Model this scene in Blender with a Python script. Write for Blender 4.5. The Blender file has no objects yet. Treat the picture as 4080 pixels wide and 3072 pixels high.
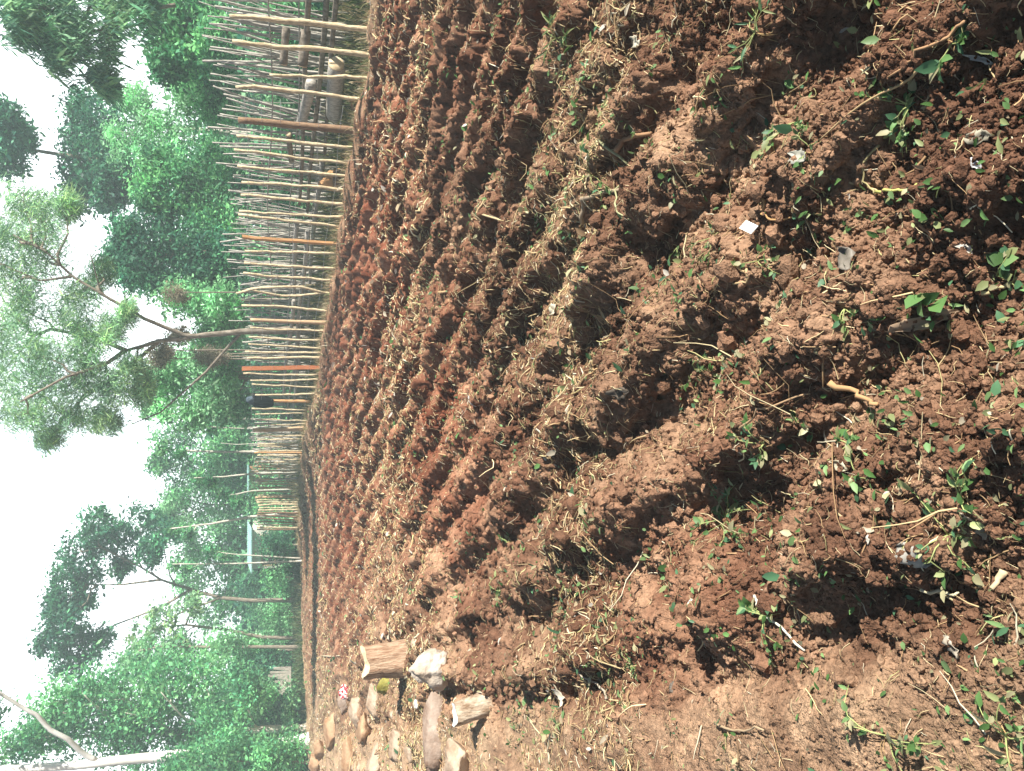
import bpy, math, random
import numpy as np
from mathutils import Vector
rng = np.random.default_rng(11)
random.seed(11)
S = bpy.context.scene
COL = S.collection
R = math.radians
# ------------------------------------------------------------------ camera model
CAMH, F, PIT = 1.35, 3080.0, R(17.4)
def ray(x, y):
    a = (1536 - y) / F; b = (2040 - x) / F
    return np.array([a, math.cos(PIT) + b * math.sin(PIT), -math.sin(PIT) + b * math.cos(PIT)])
def G(x, y, z=0.0):
    d = ray(x, y); return np.array([0, 0, CAMH]) + d * ((CAMH - z) / -d[2])
def D(x, y, dep):
    d = ray(x, y); return np.array([0, 0, CAMH]) + d * (dep / d[1])
FA = R(24)
EV = np.array([-math.sin(FA), math.cos(FA)]); NV = np.array([EV[1], -EV[0]])
FC = float(np.array([4.75, 10.44]) @ NV)
def PL(x, y, c):                                # point of a ray on the upright plane n.p = c
    d = ray(x, y); return np.array([0, 0, CAMH]) + d * (c / (d[:2] @ NV))
def ST(s, t): return EV * s + NV * t
# ------------------------------------------------------------------ noise
def _h(ix, iy, seed):
    with np.errstate(over='ignore'):
        h = (ix.astype(np.int64).astype(np.uint32) * np.uint32(374761393) + iy.astype(np.int64).astype(np.uint32) * np.uint32(668265263) + np.uint32(seed * 1013904223 & 0xffffffff))
        h = (h ^ (h >> np.uint32(13))) * np.uint32(1274126177)
        h = (h ^ (h >> np.uint32(16))) * np.uint32(2246822519)
        h = h ^ (h >> np.uint32(15))
    return h.astype(np.float64) / 4294967296.0
def vn(x, y, seed=0):
    x = np.asarray(x, float); y = np.asarray(y, float)
    ix = np.floor(x); iy = np.floor(y); fx = x - ix; fy = y - iy
    fx = fx * fx * fx * (fx * (fx * 6 - 15) + 10); fy = fy * fy * fy * (fy * (fy * 6 - 15) + 10)
    a = _h(ix, iy, seed); b = _h(ix + 1, iy, seed); c = _h(ix, iy + 1, seed); d = _h(ix + 1, iy + 1, seed)
    return ((a * (1 - fx) + b * fx) * (1 - fy) + (c * (1 - fx) + d * fx) * fy) * 2 - 1
def fbm(x, y, seed, o=4, g=0.5):
    r = 0; a = 1.0
    for k in range(o):
        r = r + a * vn(x * 1.0, y * 1.0, seed + k); x = x * 2.03 + 7.1; y = y * 2.03 + 3.7; a *= g
    return r
def domes(x, y, seed):
    ix = np.floor(x); iy = np.floor(y); best = np.zeros_like(x)
    for dx in (-1, 0, 1):
        for dy in (-1, 0, 1):
            cx = ix + dx; cy = iy + dy
            px = cx + _h(cx, cy, seed); py = cy + _h(cx, cy, seed + 5)
            rr = 0.35 + 0.5 * _h(cx, cy, seed + 9)
            q = 1 - ((x - px) ** 2 + (y - py) ** 2) / (rr * rr)
            best = np.maximum(best, np.sqrt(np.maximum(q, 0)) * rr)
    return best
def sm(v): v = np.clip(v, 0, 1); return v * v * (3 - 2 * v)
# ------------------------------------------------------------------ terrain
def edge_y(x): return np.interp(x, [-40, -20, -14, -10, -6.9, 60], [24, 26.5, 29.5, 36.5, 39, 39])
def masks(x, y):
    s = x * EV[0] + y * EV[1]; t = x * NV[0] + y * NV[1]
    till = sm((t + 0.12) / 0.22) * sm((FC - 0.25 - t) / 0.4) * sm((edge_y(x) - y) / 1.5)
    return s, t, till
def H(x, y, fine=True):
    x = np.asarray(x, float); y = np.asarray(y, float)
    s, t, till = masks(x, y)
    r = np.hypot(x, y)
    w = vn(s * .45, t * .45, 1) * .12 + vn(s * 1.5, t * 1.2, 2) * .06 + vn(s * 4, t * 4, 3) * .045
    ph = (t - 0.10 + w) / 0.44; k = np.floor(ph); p = ph - k
    prof = np.where(p < .36, sm((p - .06) / .30), 1 - sm((p - .36) / .64))
    amp = 0.150 * (0.68 + .30 * vn(s * .8, k * 3.7, 4) + .24 * vn(s * 2.6, k * 5.1, 5) + .20 * vn(s * 5.2, k * 7.3, 7))
    amp = amp * (1 - .60 * sm((s - 12) / 14)) * (1 - .55 * sm((s - 4) / 6) * sm((3.6 - t) / 2))
    z = till * (amp * prof - .055)
    nontill = 1 - till
    inf = sm((edge_y(x) - y) / 1.5) * sm((FC + .3 - t) / .5)
    pit = np.maximum(vn(s * 2.1, t * 2.4, 6) - .25, 0) * sm((-t - .15) / .3) * sm((-t + 1.1) / .4)
    z = z - .20 * pit * nontill
    z = z + nontill * .05 * fbm(s * 1.1, t * 1.1, 8, 3)
    z = z + till * (.026 * fbm(s * 3.1, t * 3.1, 20, 2) + .028 * fbm(s * 10, t * 11, 24, 3) + .013 * fbm(s * 30, t * 30, 27, 2))
    zb = np.interp(s, [8, 10, 13, 19, 24, 26, 34, 60], [0, 0, .05, .10, .30, .24, .10, .1])
    z = z + zb * np.exp(-((t - FC) / 1.3) ** 2) * sm((37 - s) / 5) + .10 * np.exp(-((t - FC + .15) / .28) ** 2) * (1 + .5 * vn(s * 2, t * 2, 30))
    # beyond the far edge: a low bank up into the wood
    be = sm((y - edge_y(x)) / 1.2)
    z = z + .05 * sm((y - edge_y(x) - .5) / 2.0) + .02 * be * fbm(x * .8, y * .8, 33, 3)
    if fine:
        wx = .035 * vn(x * 18, y * 18, 301) + .012 * vn(x * 55, y * 55, 303); wy = .035 * vn(x * 18, y * 18, 302) + .012 * vn(x * 55, y * 55, 304); x = x + wx; y = y + wy
        rough = (.55 + .45 * till) * (.35 + .65 * inf)
        f1 = 1 - sm((r - 9) / 12); f2 = 1 - sm((r - 4) / 5)
        z = z + rough * (.016 * domes(x * 11, y * 11, 40) + .024 * sm((r - 6) / 6) * till * domes(x * 12, y * 12, 45) + .019 * domes(x * 27 + 3, y * 27, 50) * f1)
        z = z + (.65 + .35 * till) * f2 * (.012 * domes(x * 68, y * 68 + 9, 60) + .004 * fbm(x * 90, y * 90, 70, 2))
    return z
def soil_col(x, y, jit=None):
    s, t, till = masks(x, y)
    n1 = fbm(s * .35, t * .5, 80, 3); n2 = fbm(s * 2.2, t * 2.2, 84, 3); n3 = fbm(s * 9, t * 9, 88, 2)
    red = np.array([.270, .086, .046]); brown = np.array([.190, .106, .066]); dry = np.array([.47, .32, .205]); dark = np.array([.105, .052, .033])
    far = sm((s - 3.2) / 4) * sm((t - .4) / 1.5)
    fr = np.clip(.15 + .80 * far + .35 * n1, 0, 1)[..., None]
    c = brown * (1 - fr) + red * fr
    d = np.clip(.10 + .22 * n2 + .20 * n3 + (1 - till) * .50 + .22 * sm((s - 16) / 12) + .42 * sm((3.4 - t) / 3.0) * sm((s - 2.5) / 5), 0, 1)[..., None]
    c = c * (1 - d) + dry * d
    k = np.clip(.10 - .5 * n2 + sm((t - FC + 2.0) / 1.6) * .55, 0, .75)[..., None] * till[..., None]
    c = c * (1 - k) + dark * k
    veg = (sm((t - FC - .1) / .8) + sm((y - edge_y(x)) / .6)); veg = np.clip(veg, 0, 1)[..., None]
    vc = np.array([.045, .042, .024]) * (1 - .5 * np.clip(n2, 0, 1)[..., None]) + np.array([.03, .05, .012]) * np.clip(n1 + .4, 0, 1)[..., None]
    c = c * (1 - veg) + vc * veg
    return np.clip(c * (1 + .12 * n3[..., None]), .01, 1)
# ------------------------------------------------------------------ materials
def mat(name, col=(.5, .5, .5), rough=.9, noise=None, col2=None, attr=None, bump=0, bscale=40, trans=0, spec=.15, detail=5, stretch=None, amp=None):
    m = bpy.data.materials.new(name); m.use_nodes = True
    nt = m.node_tree; N = nt.nodes; L = nt.links; b = N['Principled BSDF']; out = N['Material Output']
    b.inputs['Roughness'].default_value = rough
    b.inputs['Specular IOR Level'].default_value = spec
    src = None
    tc = N.new('ShaderNodeTexCoord')
    vec = tc.outputs['Object']
    if stretch:
        mp = N.new('ShaderNodeMapping'); mp.inputs['Scale'].default_value = stretch; L.new(vec, mp.inputs['Vector']); vec = mp.outputs['Vector']
    if attr:
        at = N.new('ShaderNodeAttribute'); at.attribute_name = attr; src = at.outputs['Color']
    if noise:
        nz = N.new('ShaderNodeTexNoise'); nz.inputs['Scale'].default_value = noise; nz.inputs['Detail'].default_value = detail; nz.inputs['Roughness'].default_value = .65
        L.new(vec, nz.inputs['Vector'])
        cr = N.new('ShaderNodeValToRGB'); cr.color_ramp.elements[0].position = .36; cr.color_ramp.elements[1].position = .66
        L.new(nz.outputs['Fac'], cr.inputs['Fac'])
        if attr:
            lo, hi = amp or (.72, 1.25)
            cr.color_ramp.elements[0].color = (lo, lo, lo, 1); cr.color_ramp.elements[1].color = (hi, hi, hi, 1)
            mx = N.new('ShaderNodeMix'); mx.data_type = 'RGBA'; mx.blend_type = 'MULTIPLY'; mx.inputs['Factor'].default_value = 1
            L.new(src, mx.inputs['A']); L.new(cr.outputs['Color'], mx.inputs['B']); src = mx.outputs['Result']
        else:
            cr.color_ramp.elements[0].color = (*col, 1); cr.color_ramp.elements[1].color = (*(col2 or col), 1); src = cr.outputs['Color']
    if src: L.new(src, b.inputs['Base Color'])
    else: b.inputs['Base Color'].default_value = (*col, 1)
    if bump:
        n2 = N.new('ShaderNodeTexNoise'); n2.inputs['Scale'].default_value = bscale; n2.inputs['Detail'].default_value = 6; L.new(vec, n2.inputs['Vector'])
        bp = N.new('ShaderNodeBump'); bp.inputs['Strength'].default_value = bump; bp.inputs['Distance'].default_value = .02
        L.new(n2.outputs['Fac'], bp.inputs['Height']); L.new(bp.outputs['Normal'], b.inputs['Normal'])
    if trans:
        tr = N.new('ShaderNodeBsdfTranslucent'); ms = N.new('ShaderNodeMixShader'); ms.inputs['Fac'].default_value = trans
        if src: L.new(src, tr.inputs['Color'])
        else: tr.inputs['Color'].default_value = (*col, 1)
        L.new(b.outputs['BSDF'], ms.inputs[1]); L.new(tr.outputs['BSDF'], ms.inputs[2]); L.new(ms.outputs['Shader'], out.inputs['Surface'])
    return m
M_soil = mat('red_soil', attr='col', noise=55, bump=.6, bscale=160, amp=(.7, 1.28), spec=.05)
M_leaf = mat('tree_leaf', attr='col', trans=.45, rough=.55, spec=.3)
M_weed = mat('weed_leaf', attr='col', trans=.3, rough=.5, spec=.35)
M_straw = mat('dry_straw', attr='col', rough=.8)
M_stake = mat('stake_wood', (.42, .33, .20), noise=11, col2=(.76, .65, .44), stretch=(4, 4, 1.2), bump=.5, bscale=18)
M_grey = mat('weathered_stick', (.25, .23, .20), noise=7, col2=(.62, .58, .51), stretch=(5, 5, 1), bump=.4, bscale=20)
M_brown = mat('brown_post_bark', (.20, .12, .075), noise=8, col2=(.36, .24, .15), stretch=(5, 5, 1), bump=.5)
M_orange = mat('fresh_sawn_wood', (.50, .26, .11), noise=8, col2=(.66, .40, .20), stretch=(8, 8, .8))
M_redwood = mat('red_sawn_wood', (.33, .11, .05), noise=8, col2=(.46, .18, .08), stretch=(8, 8, .8))
M_tan = mat('tan_post_wood', (.44, .30, .18), noise=6, col2=(.60, .44, .28), stretch=(6, 6, 1), bump=.3)
M_dark = mat('dark_pole_bark', (.06, .048, .038), noise=9, col2=(.20, .17, .14), bump=.5)
M_bark = mat('tree_bark', (.15, .12, .09), noise=5, col2=(.36, .31, .25), stretch=(3, 3, 1), bump=.6)
M_paleb = mat('pale_bark', (.40, .37, .30), noise=3, col2=(.72, .69, .60), stretch=(3, 3, 1), bump=.4)
M_white = mat('white_bark', (.62, .60, .55), noise=1.2, col2=(.86, .85, .82), stretch=(1, 1, 1), bump=.3)
M_wire = mat('galvanised_wire', (.45, .46, .48), rough=.4, spec=.5)
M_jacket = mat('black_cloth', (.008, .010, .013), noise=14, col2=(.022, .026, .032), bump=.4, bscale=30)
M_hood = mat('slate_cloth', (.05, .075, .095), noise=14, col2=(.10, .13, .16), bump=.4, bscale=30)
M_rock = mat('pale_rock', (.24, .15, .095), noise=4, col2=(.50, .40, .30), bump=.7, bscale=22)
M_rock2 = mat('orange_rock', (.25, .13, .07), noise=4, col2=(.46, .31, .19), bump=.7, bscale=22)
M_rock3 = mat('grey_rock', (.20, .125, .085), noise=4, col2=(.42, .34, .28), bump=.7, bscale=22)
M_cut = mat('cut_wood', (.62, .46, .27), noise=20, col2=(.80, .66, .44))
M_chalk = mat('whitened_wood', (.70, .68, .63), noise=10, col2=(.86, .85, .82), bump=.3)
M_stump = mat('orange_stump_wood', (.24, .13, .075), noise=7, col2=(.50, .36, .25), stretch=(7, 7, .8), bump=.8, bscale=15)
M_logbark = mat('log_bark', (.20, .13, .08), noise=6, col2=(.56, .47, .36), stretch=(4, 4, 1.5), bump=.8, bscale=14)
M_moss = mat('mossy_stone', (.16, .14, .03), noise=9, col2=(.33, .30, .08), bump=.6)
M_teal = mat('teal_sheet_roof', (.20, .40, .40), noise=2, col2=(.38, .54, .52), rough=.5)
M_wallp = mat('whitewashed_wall', (.70, .62, .55), noise=1.5, col2=(.80, .76, .70))
M_black = mat('dark_opening', (.02, .02, .02))
M_blue = mat('blue_sheet', (.05, .12, .16), noise=4, col2=(.10, .20, .25))
M_paper = mat('white_card', (.80, .79, .74), noise=60, col2=(.86, .85, .82))
M_clay = mat('red_clay_wall', (.42, .20, .11), noise=3, col2=(.55, .30, .18))
def stripe_mat():
    m = bpy.data.materials.new('red_white_foil'); m.use_nodes = True; N = m.node_tree.nodes; L = m.node_tree.links; b = N['Principled BSDF']
    tc = N.new('ShaderNodeTexCoord'); w = N.new('ShaderNodeTexWave'); w.inputs['Scale'].default_value = 2.5; w.inputs['Distortion'].default_value = 16; w.inputs['Detail Scale'].default_value = 2.5
    cr = N.new('ShaderNodeValToRGB'); cr.color_ramp.elements[0].position = .40; cr.color_ramp.elements[1].position = .48
    cr.color_ramp.elements[0].color = (.55, .03, .05, 1); cr.color_ramp.elements[1].color = (.82, .78, .76, 1)
    L.new(tc.outputs['Object'], w.inputs['Vector']); L.new(w.outputs['Fac'], cr.inputs['Fac']); L.new(cr.outputs['Color'], b.inputs['Base Color']); b.inputs['Roughness'].default_value = .35
    return m
M_foil = stripe_mat()
# ------------------------------------------------------------------ mesh helpers
def mk(name, V, Fq, m, parent=None, smooth=True, col=None, loc=None):
    V = np.asarray(V, np.float32)
    if loc is not None: V = V - np.asarray(loc, np.float32)
    me = bpy.data.meshes.new(name)
    groups = Fq if isinstance(Fq, list) else [Fq]
    groups = [np.asarray(g, np.int32) for g in groups if len(g)]
    nl = sum(g.size for g in groups); nf = sum(len(g) for g in groups)
    me.vertices.add(len(V)); me.vertices.foreach_set('co', V.ravel())
    me.loops.add(nl); me.polygons.add(nf)
    me.loops.foreach_set('vertex_index', np.concatenate([g.ravel() for g in groups]))
    st = []; o = 0
    for g in groups:
        st.append(o + np.arange(len(g)) * g.shape[1]); o += g.size
    me.polygons.foreach_set('loop_start', np.concatenate(st).astype(np.int32))
    me.polygons.foreach_set('use_smooth', np.full(nf, smooth))
    me.update(calc_edges=True)
    if col is not None:
        a = me.attributes.new('col', 'FLOAT_COLOR', 'POINT')
        c = np.ones((len(V), 4), np.float32); c[:, :3] = col; a.data.foreach_set('color', c.ravel())
    me.materials.append(m)
    o = bpy.data.objects.new(name, me); COL.objects.link(o)
    if parent is not None: o.parent = parent
    if loc is not None: o.location = loc
    return o
def empty(name, loc, label=None, cat=None, group=None):
    o = bpy.data.objects.new(name, None); COL.objects.link(o); o.location = loc; o.empty_display_size = .2
    return tag(o, label, cat, group)
def tag(o, label=None, cat=None, group=None, kind=None):
    if label: o['label'] = label
    if cat: o['category'] = cat
    if group: o['group'] = group
    if kind: o['kind'] = kind
    return o
class MB:
    def __init__(s): s.v = []; s.q = []; s.t = []; s.c = []; s.n = 0
    def add(s, V, q=None, t=None, c=None):
        V = np.asarray(V, float); s.v.append(V)
        if q is not None and len(q): s.q.append(np.asarray(q) + s.n)
        if t is not None and len(t): s.t.append(np.asarray(t) + s.n)
        if c is not None: s.c.append(np.broadcast_to(np.asarray(c, float), (len(V), 3)))
        s.n += len(V)
    def tube(s, P, Rr, k=6, c=None, cap=True, jit=0, sq=1.0):
        P = np.asarray(P, float); n = len(P); Rr = np.broadcast_to(np.asarray(Rr, float), (n,))
        T = np.gradient(P, axis=0); T /= np.linalg.norm(T, axis=1)[:, None] + 1e-9
        up = np.array([0, 0, 1.0]) if abs(T[:, 2]).mean() < .8 else np.array([1.0, 0, 0])
        A = np.cross(T, up); A /= np.linalg.norm(A, axis=1)[:, None] + 1e-9; B = np.cross(T, A)
        an = np.arange(k) * 2 * math.pi / k
        rr = Rr[:, None] * (1 + (rng.normal(0, jit, (n, k)) if jit else 0))
        V = P[:, None] + A[:, None] * (np.cos(an) * rr)[..., None] + B[:, None] * (np.sin(an) * rr * sq)[..., None]
        V = V.reshape(-1, 3)
        i = np.arange(n - 1)[:, None] * k; j = np.arange(k)[None]; j2 = (j + 1) % k
        q = np.stack([i + j, i + j2, i + k + j2, i + k + j], -1).reshape(-1, 4)
        t = []
        if cap:
            V = np.vstack([V, P[0], P[-1]]); a, b = n * k, n * k + 1
            t = [[(x + 1) % k, x, a] for x in range(k)] + [[(n - 1) * k + x, (n - 1) * k + (x + 1) % k, b] for x in range(k)]
        s.add(V, q, t, c)
    def box(s, c0, ax, c=None):                          # centre, three half-axis vectors
        c0 = np.asarray(c0, float); a, b, d = [np.asarray(u, float) for u in ax]
        V = [c0 + i * a + j * b + k * d for i in (-1, 1) for j in (-1, 1) for k in (-1, 1)]
        s.add(V, [[0, 1, 3, 2], [4, 6, 7, 5], [0, 4, 5, 1], [2, 3, 7, 6], [0, 2, 6, 4], [1, 5, 7, 3]], None, c)
    def build(s, name, m, parent=None, smooth=True, loc=None):
        V = np.vstack(s.v); fs = []
        if s.q: fs.append(np.vstack(s.q))
        if s.t: fs.append(np.vstack(s.t))
        return mk(name, V, fs, m, parent, smooth, np.vstack(s.c) if s.c else None, loc)
def ico(sub):
    import bmesh
    bm = bmesh.new(); bmesh.ops.create_icosphere(bm, subdivisions=sub, radius=1)
    V = np.array([v.co[:] for v in bm.verts]); T = np.array([[v.index for v in f.verts] for f in bm.faces]); bm.free(); return V, T
ICO1, ICO2, ICO3, ICO4 = ico(1), ico(2), ico(3), ico(4)
from mathutils import Vector, noise as mnoise
def lump(sub, seed, amt=.3, fr=1.3, fr2=4.0, amt2=.08):
    V, T = sub; V = V.copy()
    for i, v in enumerate(V):
        q = Vector(v) * fr + Vector((seed * 3.1, seed * 1.7, seed)); q2 = Vector(v) * fr2 + Vector((seed, 0, 5))
        V[i] = v * (1 + amt * mnoise.noise(q) * 1.6 + amt2 * mnoise.noise(q2) * 1.6)
    return V, T
# ------------------------------------------------------------------ ground
BV = []
def build_ground():
    core = np.arange(-.60, .6001, .00175)
    side = [.6]; st = .00175
    while side[-1] < math.pi - .05: st = min(st * 1.10, .09); side.append(side[-1] + st)
    side = np.array([v for v in side[1:] if v < math.pi - .02])
    ang = np.concatenate([-side[::-1], core, side]); na = len(ang)
    rr = [.30]
    while rr[-1] < .85: rr.append(rr[-1] * 1.02)
    while rr[-1] < 50: rr.append(rr[-1] * 1.0046)
    while rr[-1] < 900: rr.append(rr[-1] * 1.12)
    rr = np.array(rr); nr = len(rr)
    A, RR = np.meshgrid(ang, rr)
    x = RR * np.sin(A); y = RR * np.cos(A)
    z = H(x, y); c = soil_col(x, y)
    z0 = H(x, y, False); s, t, till = masks(x, y); near = 1 - sm((np.hypot(x, y) - 7) / 8)
    zr = H(x + NV[0] * .05, y + NV[1] * .05, False); near = near * sm((np.abs(zr - z0) / .05 - .55) / .5)
    dn = till * near * (.030 * fbm(s * 9, z0 * 17 + t * 3, 200, 4) + .016 * fbm(s * 24, z0 * 50 + t * 4, 210, 2)); dm = till * near * .02 * fbm(s * 8 + 9, z0 * 19, 220, 3)
    x = x + NV[0] * dn + EV[0] * dm; y = y + NV[1] * dn + EV[1] * dm
    V = np.stack([x, y, z], -1).reshape(-1, 3); c = c.reshape(-1, 3)
    nb = int(np.searchsorted(rr, 15.0)); j0, j1 = len(side), len(side) + len(core)
    from mathutils.bvhtree import BVHTree
    ib = np.arange(nb - 1)[:, None]; jb = np.arange(j1 - j0 - 1)[None]; nc = j1 - j0
    qb = np.stack([ib * nc + jb, ib * nc + jb + 1, (ib + 1) * nc + jb + 1, (ib + 1) * nc + jb], -1).reshape(-1, 4)
    BV.append(BVHTree.FromPolygons(np.stack([x, y, z], -1)[:nb, j0:j1].reshape(-1, 3).tolist(), qb.tolist()))
    i = np.arange(nr - 1)[:, None] * na; j = np.arange(na)[None]; j2 = (j + 1) % na
    q = np.stack([i + j, i + na + j, i + na + j2, i + j2], -1).reshape(-1, 4)[:, ::-1]
    V = np.vstack([V, [0, 0, V[:na, 2].mean()]]); c = np.vstack([c, c[:1]])
    t = np.stack([np.arange(na), (np.arange(na) + 1) % na, np.full(na, len(V) - 1)], -1)[:, ::-1]
    o = mk('tilled_field', V, [q, t], M_soil, None, True, c)
    # make sure the sheet faces up
    if o.data.polygons[1000].normal.z < 0: o.data.flip_normals()
    tag(o, 'red tilled soil in long hoed ridges running off beside the stick fence', 'field', kind='structure')
build_ground()
def HS(x, y):                                          # height of the built soil surface, read off the mesh where it is near
    x = np.asarray(x, float); y = np.asarray(y, float); z = H(x, y); zf = z.ravel(); xf = x.ravel(); yf = y.ravel()
    near = np.where((np.hypot(xf, yf) < 14.5) & (np.hypot(xf, yf) > .4) & (np.abs(np.arctan2(xf, yf)) < .59))[0]
    down = Vector((0, 0, -1)); cast = BV[0].ray_cast
    for i in near:
        h = cast(Vector((xf[i], yf[i], 2.0)), down)[0]
        if h is not None: zf[i] = h.z
    return zf.reshape(z.shape)
def hz(x, y): return float(HS(np.array([x]), np.array([y]))[0])
def place(x, y):                                        # ground point seen at a pixel, on the real relief
    z = 0.0
    for _ in range(6):
        p = G(x, y, z); z = hz(p[0], p[1])
    p[2] = z
    return p
# ------------------------------------------------------------------ soil crumbs
def polar_pts(n, r0, r1, a=.62, pw=1.0):
    r = np.exp(rng.uniform(math.log(r0), math.log(r1), n)); an = rng.uniform(-a, a, n)
    return r * np.sin(an), r * np.cos(an), r
def crumbs():
    mb = MB()
    temps = [lump(ICO2, k, .35, 1.6, 4, .15) for k in range(14)]; temps1 = [lump(ICO1, k + 30, .4, 2, 4, .2) for k in range(14)]
    for n, r0, r1, ts, s0 in ((46000, .9, 5, temps1, .0042), (9000, .9, 7, temps, .0075), (420, 1.6, 14, temps, .019), (12000, 4, 18, temps1, .014)):
        x, y, r = polar_pts(n, r0, r1)
        s, t, till = masks(x, y)
        keep = (rng.uniform(0, 1, n) < .55 + .45 * till) & (t < FC - .2)
        x, y, till = x[keep], y[keep], till[keep]; n = len(x)
        sz = s0 * np.minimum(np.exp(rng.normal(0, .38, n)), 1.9) * (.55 + .45 * till)
        z = HS(x, y); c = soil_col(x, y) * np.exp(rng.normal(0, .12, (n, 1)))
        kk = rng.integers(0, len(ts), n)
        for k in range(len(ts)):
            I = np.where(kk == k)[0]; V, T = ts[k]
            if not len(I): continue
            a = rng.uniform(0, 6.28, len(I)); ca, sa = np.cos(a), np.sin(a)
            sc = sz[I, None] * rng.uniform(.75, 1.3, (len(I), 3)); sc[:, 2] *= .85
            W = V[None] * sc[:, None]
            X = W[..., 0] * ca[:, None] - W[..., 1] * sa[:, None]; Y = W[..., 0] * sa[:, None] + W[..., 1] * ca[:, None]
            P = np.stack([X + x[I, None], Y + y[I, None], W[..., 2] + z[I, None] + .35 * sz[I, None]], -1)
            nv = len(V)
            TT = (T[None] + (np.arange(len(I)) * nv)[:, None, None]).reshape(-1, 3)
            mb.add(P.reshape(-1, 3), None, TT, np.repeat(c[I], nv, 0))
    o = mb.build('soil_crumbs', M_soil, smooth=False)
    tag(o, 'loose crumbs and clods of red brown soil strewn over the ridges', 'soil clods', kind='stuff')
crumbs()
# ------------------------------------------------------------------ straw litter
STRAW = np.array([[.52, .40, .22], [.60, .50, .30], [.42, .28, .15], [.30, .19, .10], [.66, .60, .44], [.46, .42, .20]])
def straw():
    mb = MB()
    for n, r0, r1, L0, w0 in ((19000, .9, 5, .034, .0011), (36000, 3, 11, .042, .0024), (80000, 7, 38, .055, .0065), (26000, 20, 39, .09, .010), (700, 1, 8, .13, .0022)):
        x, y, r = polar_pts(n, r0, r1)
        s, t, till = masks(x, y)
        cl = fbm(s * .9, t * .9, 120, 3)
        keep = (rng.uniform(-.6, .9, n) < cl * .75 + .05 + .15 * till + .25 * (r < 3.5)) & (t < FC - .1) & (y < edge_y(x))
        x, y, r, till = x[keep], y[keep], r[keep], till[keep]; n = len(x)
        L = L0 * np.exp(rng.normal(0, .45, n)); a = rng.uniform(0, math.pi * 2, n)
        bend = rng.normal(0, 1.0, n) / L * .07
        m = 5; u = np.linspace(-.5, .5, m)
        th = a[:, None] + bend[:, None] * u[None] * L[:, None] * 5 + rng.normal(0, .12, (n, m))
        dx = np.cumsum(np.cos(th), 1) / m * L[:, None]; dy = np.cumsum(np.sin(th), 1) / m * L[:, None]
        px = x[:, None] + dx - dx.mean(1, keepdims=True); py = y[:, None] + dy - dy.mean(1, keepdims=True)
        zg = HS(px, py); tilt = rng.normal(0, .28, n)
        zc = zg.mean(1, keepdims=True) * .45 + zg * .55 + .004 + np.abs(tilt[:, None]) * (u[None] + .5) * L[:, None] * .8
        zc = np.maximum(zc, zg + .001)
        P = np.stack([px, py, zc], -1)
        w = (w0 * np.exp(rng.normal(0, .35, n)))[:, None] * np.array([1.0, .95, .85, .7, .45])[None]
        T = np.gradient(P, axis=1); T /= np.linalg.norm(T, axis=2, keepdims=True) + 1e-9
        A = np.cross(T, [0, 0, 1.0]); A /= np.linalg.norm(A, axis=2, keepdims=True) + 1e-9; B = np.cross(A, T)
        rings = np.stack([P + A * w[..., None] * math.cos(q) + B * w[..., None] * math.sin(q) for q in (0, 2.094, 4.189)], 2)
        V = rings.reshape(-1, 3)
        base = (np.arange(n) * m * 3)[:, None, None]; i = (np.arange(m - 1) * 3)[None, :, None]; j = np.arange(3)[None, None]; j2 = (j + 1) % 3
        q = np.stack([base + i + j, base + i + j2, base + i + 3 + j2, base + i + 3 + j], -1).reshape(-1, 4)
        c = STRAW[rng.choice(6, n, p=[.26, .2, .22, .17, .08, .07])] * np.exp(rng.normal(0, .18, (n, 1)))
        mb.add(V, q, None, np.repeat(c, m * 3, 0))
    o = mb.build('straw_litter', M_straw)
    tag(o, 'scattered dry stalks, roots and straw lying over the turned soil', 'straw', kind='stuff')
straw()
# ------------------------------------------------------------------ leaves lying about
LEAFU = np.array([[0, 0, 0], [.28, .20, .05], [.65, .17, .06], [1, 0, -.06], [.65, -.17, .06], [.28, -.20, .05], [.33, 0, 0], [.67, 0, .0]])
LEAFQ = [[0, 6, 1, 1], ]
LQ = np.array([[6, 7, 2, 1], [5, 4, 7, 6]]); LT = np.array([[0, 6, 1], [0, 5, 6], [7, 3, 2], [7, 4, 3]])
def leaf_frame(d, up):
    d = d / (np.linalg.norm(d, axis=-1, keepdims=True) + 1e-9); sd = np.cross(up, d); sd /= np.linalg.norm(sd, axis=-1, keepdims=True) + 1e-9
    return d, sd, np.cross(d, sd)
def add_leaves(mb, P, Dv, Uv, L, c, wid=1.0, curl=0.0):
    d, sd, nn = leaf_frame(np.asarray(Dv, float), np.asarray(Uv, float)); n = len(P)
    U = LEAFU.copy(); U[:, 2] -= curl * U[:, 0] ** 2
    L = np.broadcast_to(np.asarray(L, float), (n,))
    wid = np.broadcast_to(np.asarray(wid, float), (n,))
    V = P[:, None] + L[:, None, None] * (U[None, :, 0:1] * d[:, None] + U[None, :, 1:2] * wid[:, None, None] * sd[:, None] + U[None, :, 2:3] * nn[:, None])
    o = (np.arange(n) * 8)[:, None, None]
    mb.add(V.reshape(-1, 3), (LQ[None] + o).reshape(-1, 4), (LT[None] + o).reshape(-1, 3), np.repeat(np.broadcast_to(c, (n, 3)), 8, 0))
GREENS = np.array([[.05, .16, .035], [.08, .24, .06], [.13, .32, .10], [.20, .34, .12], [.055, .19, .075], [.26, .36, .17]])
GREENS = GREENS * np.array([1.45, .98, 1.2])
DRYL = np.array([[.42, .33, .21], [.55, .48, .36], [.30, .20, .12], [.20, .14, .09], [.60, .55, .47]])
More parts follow.
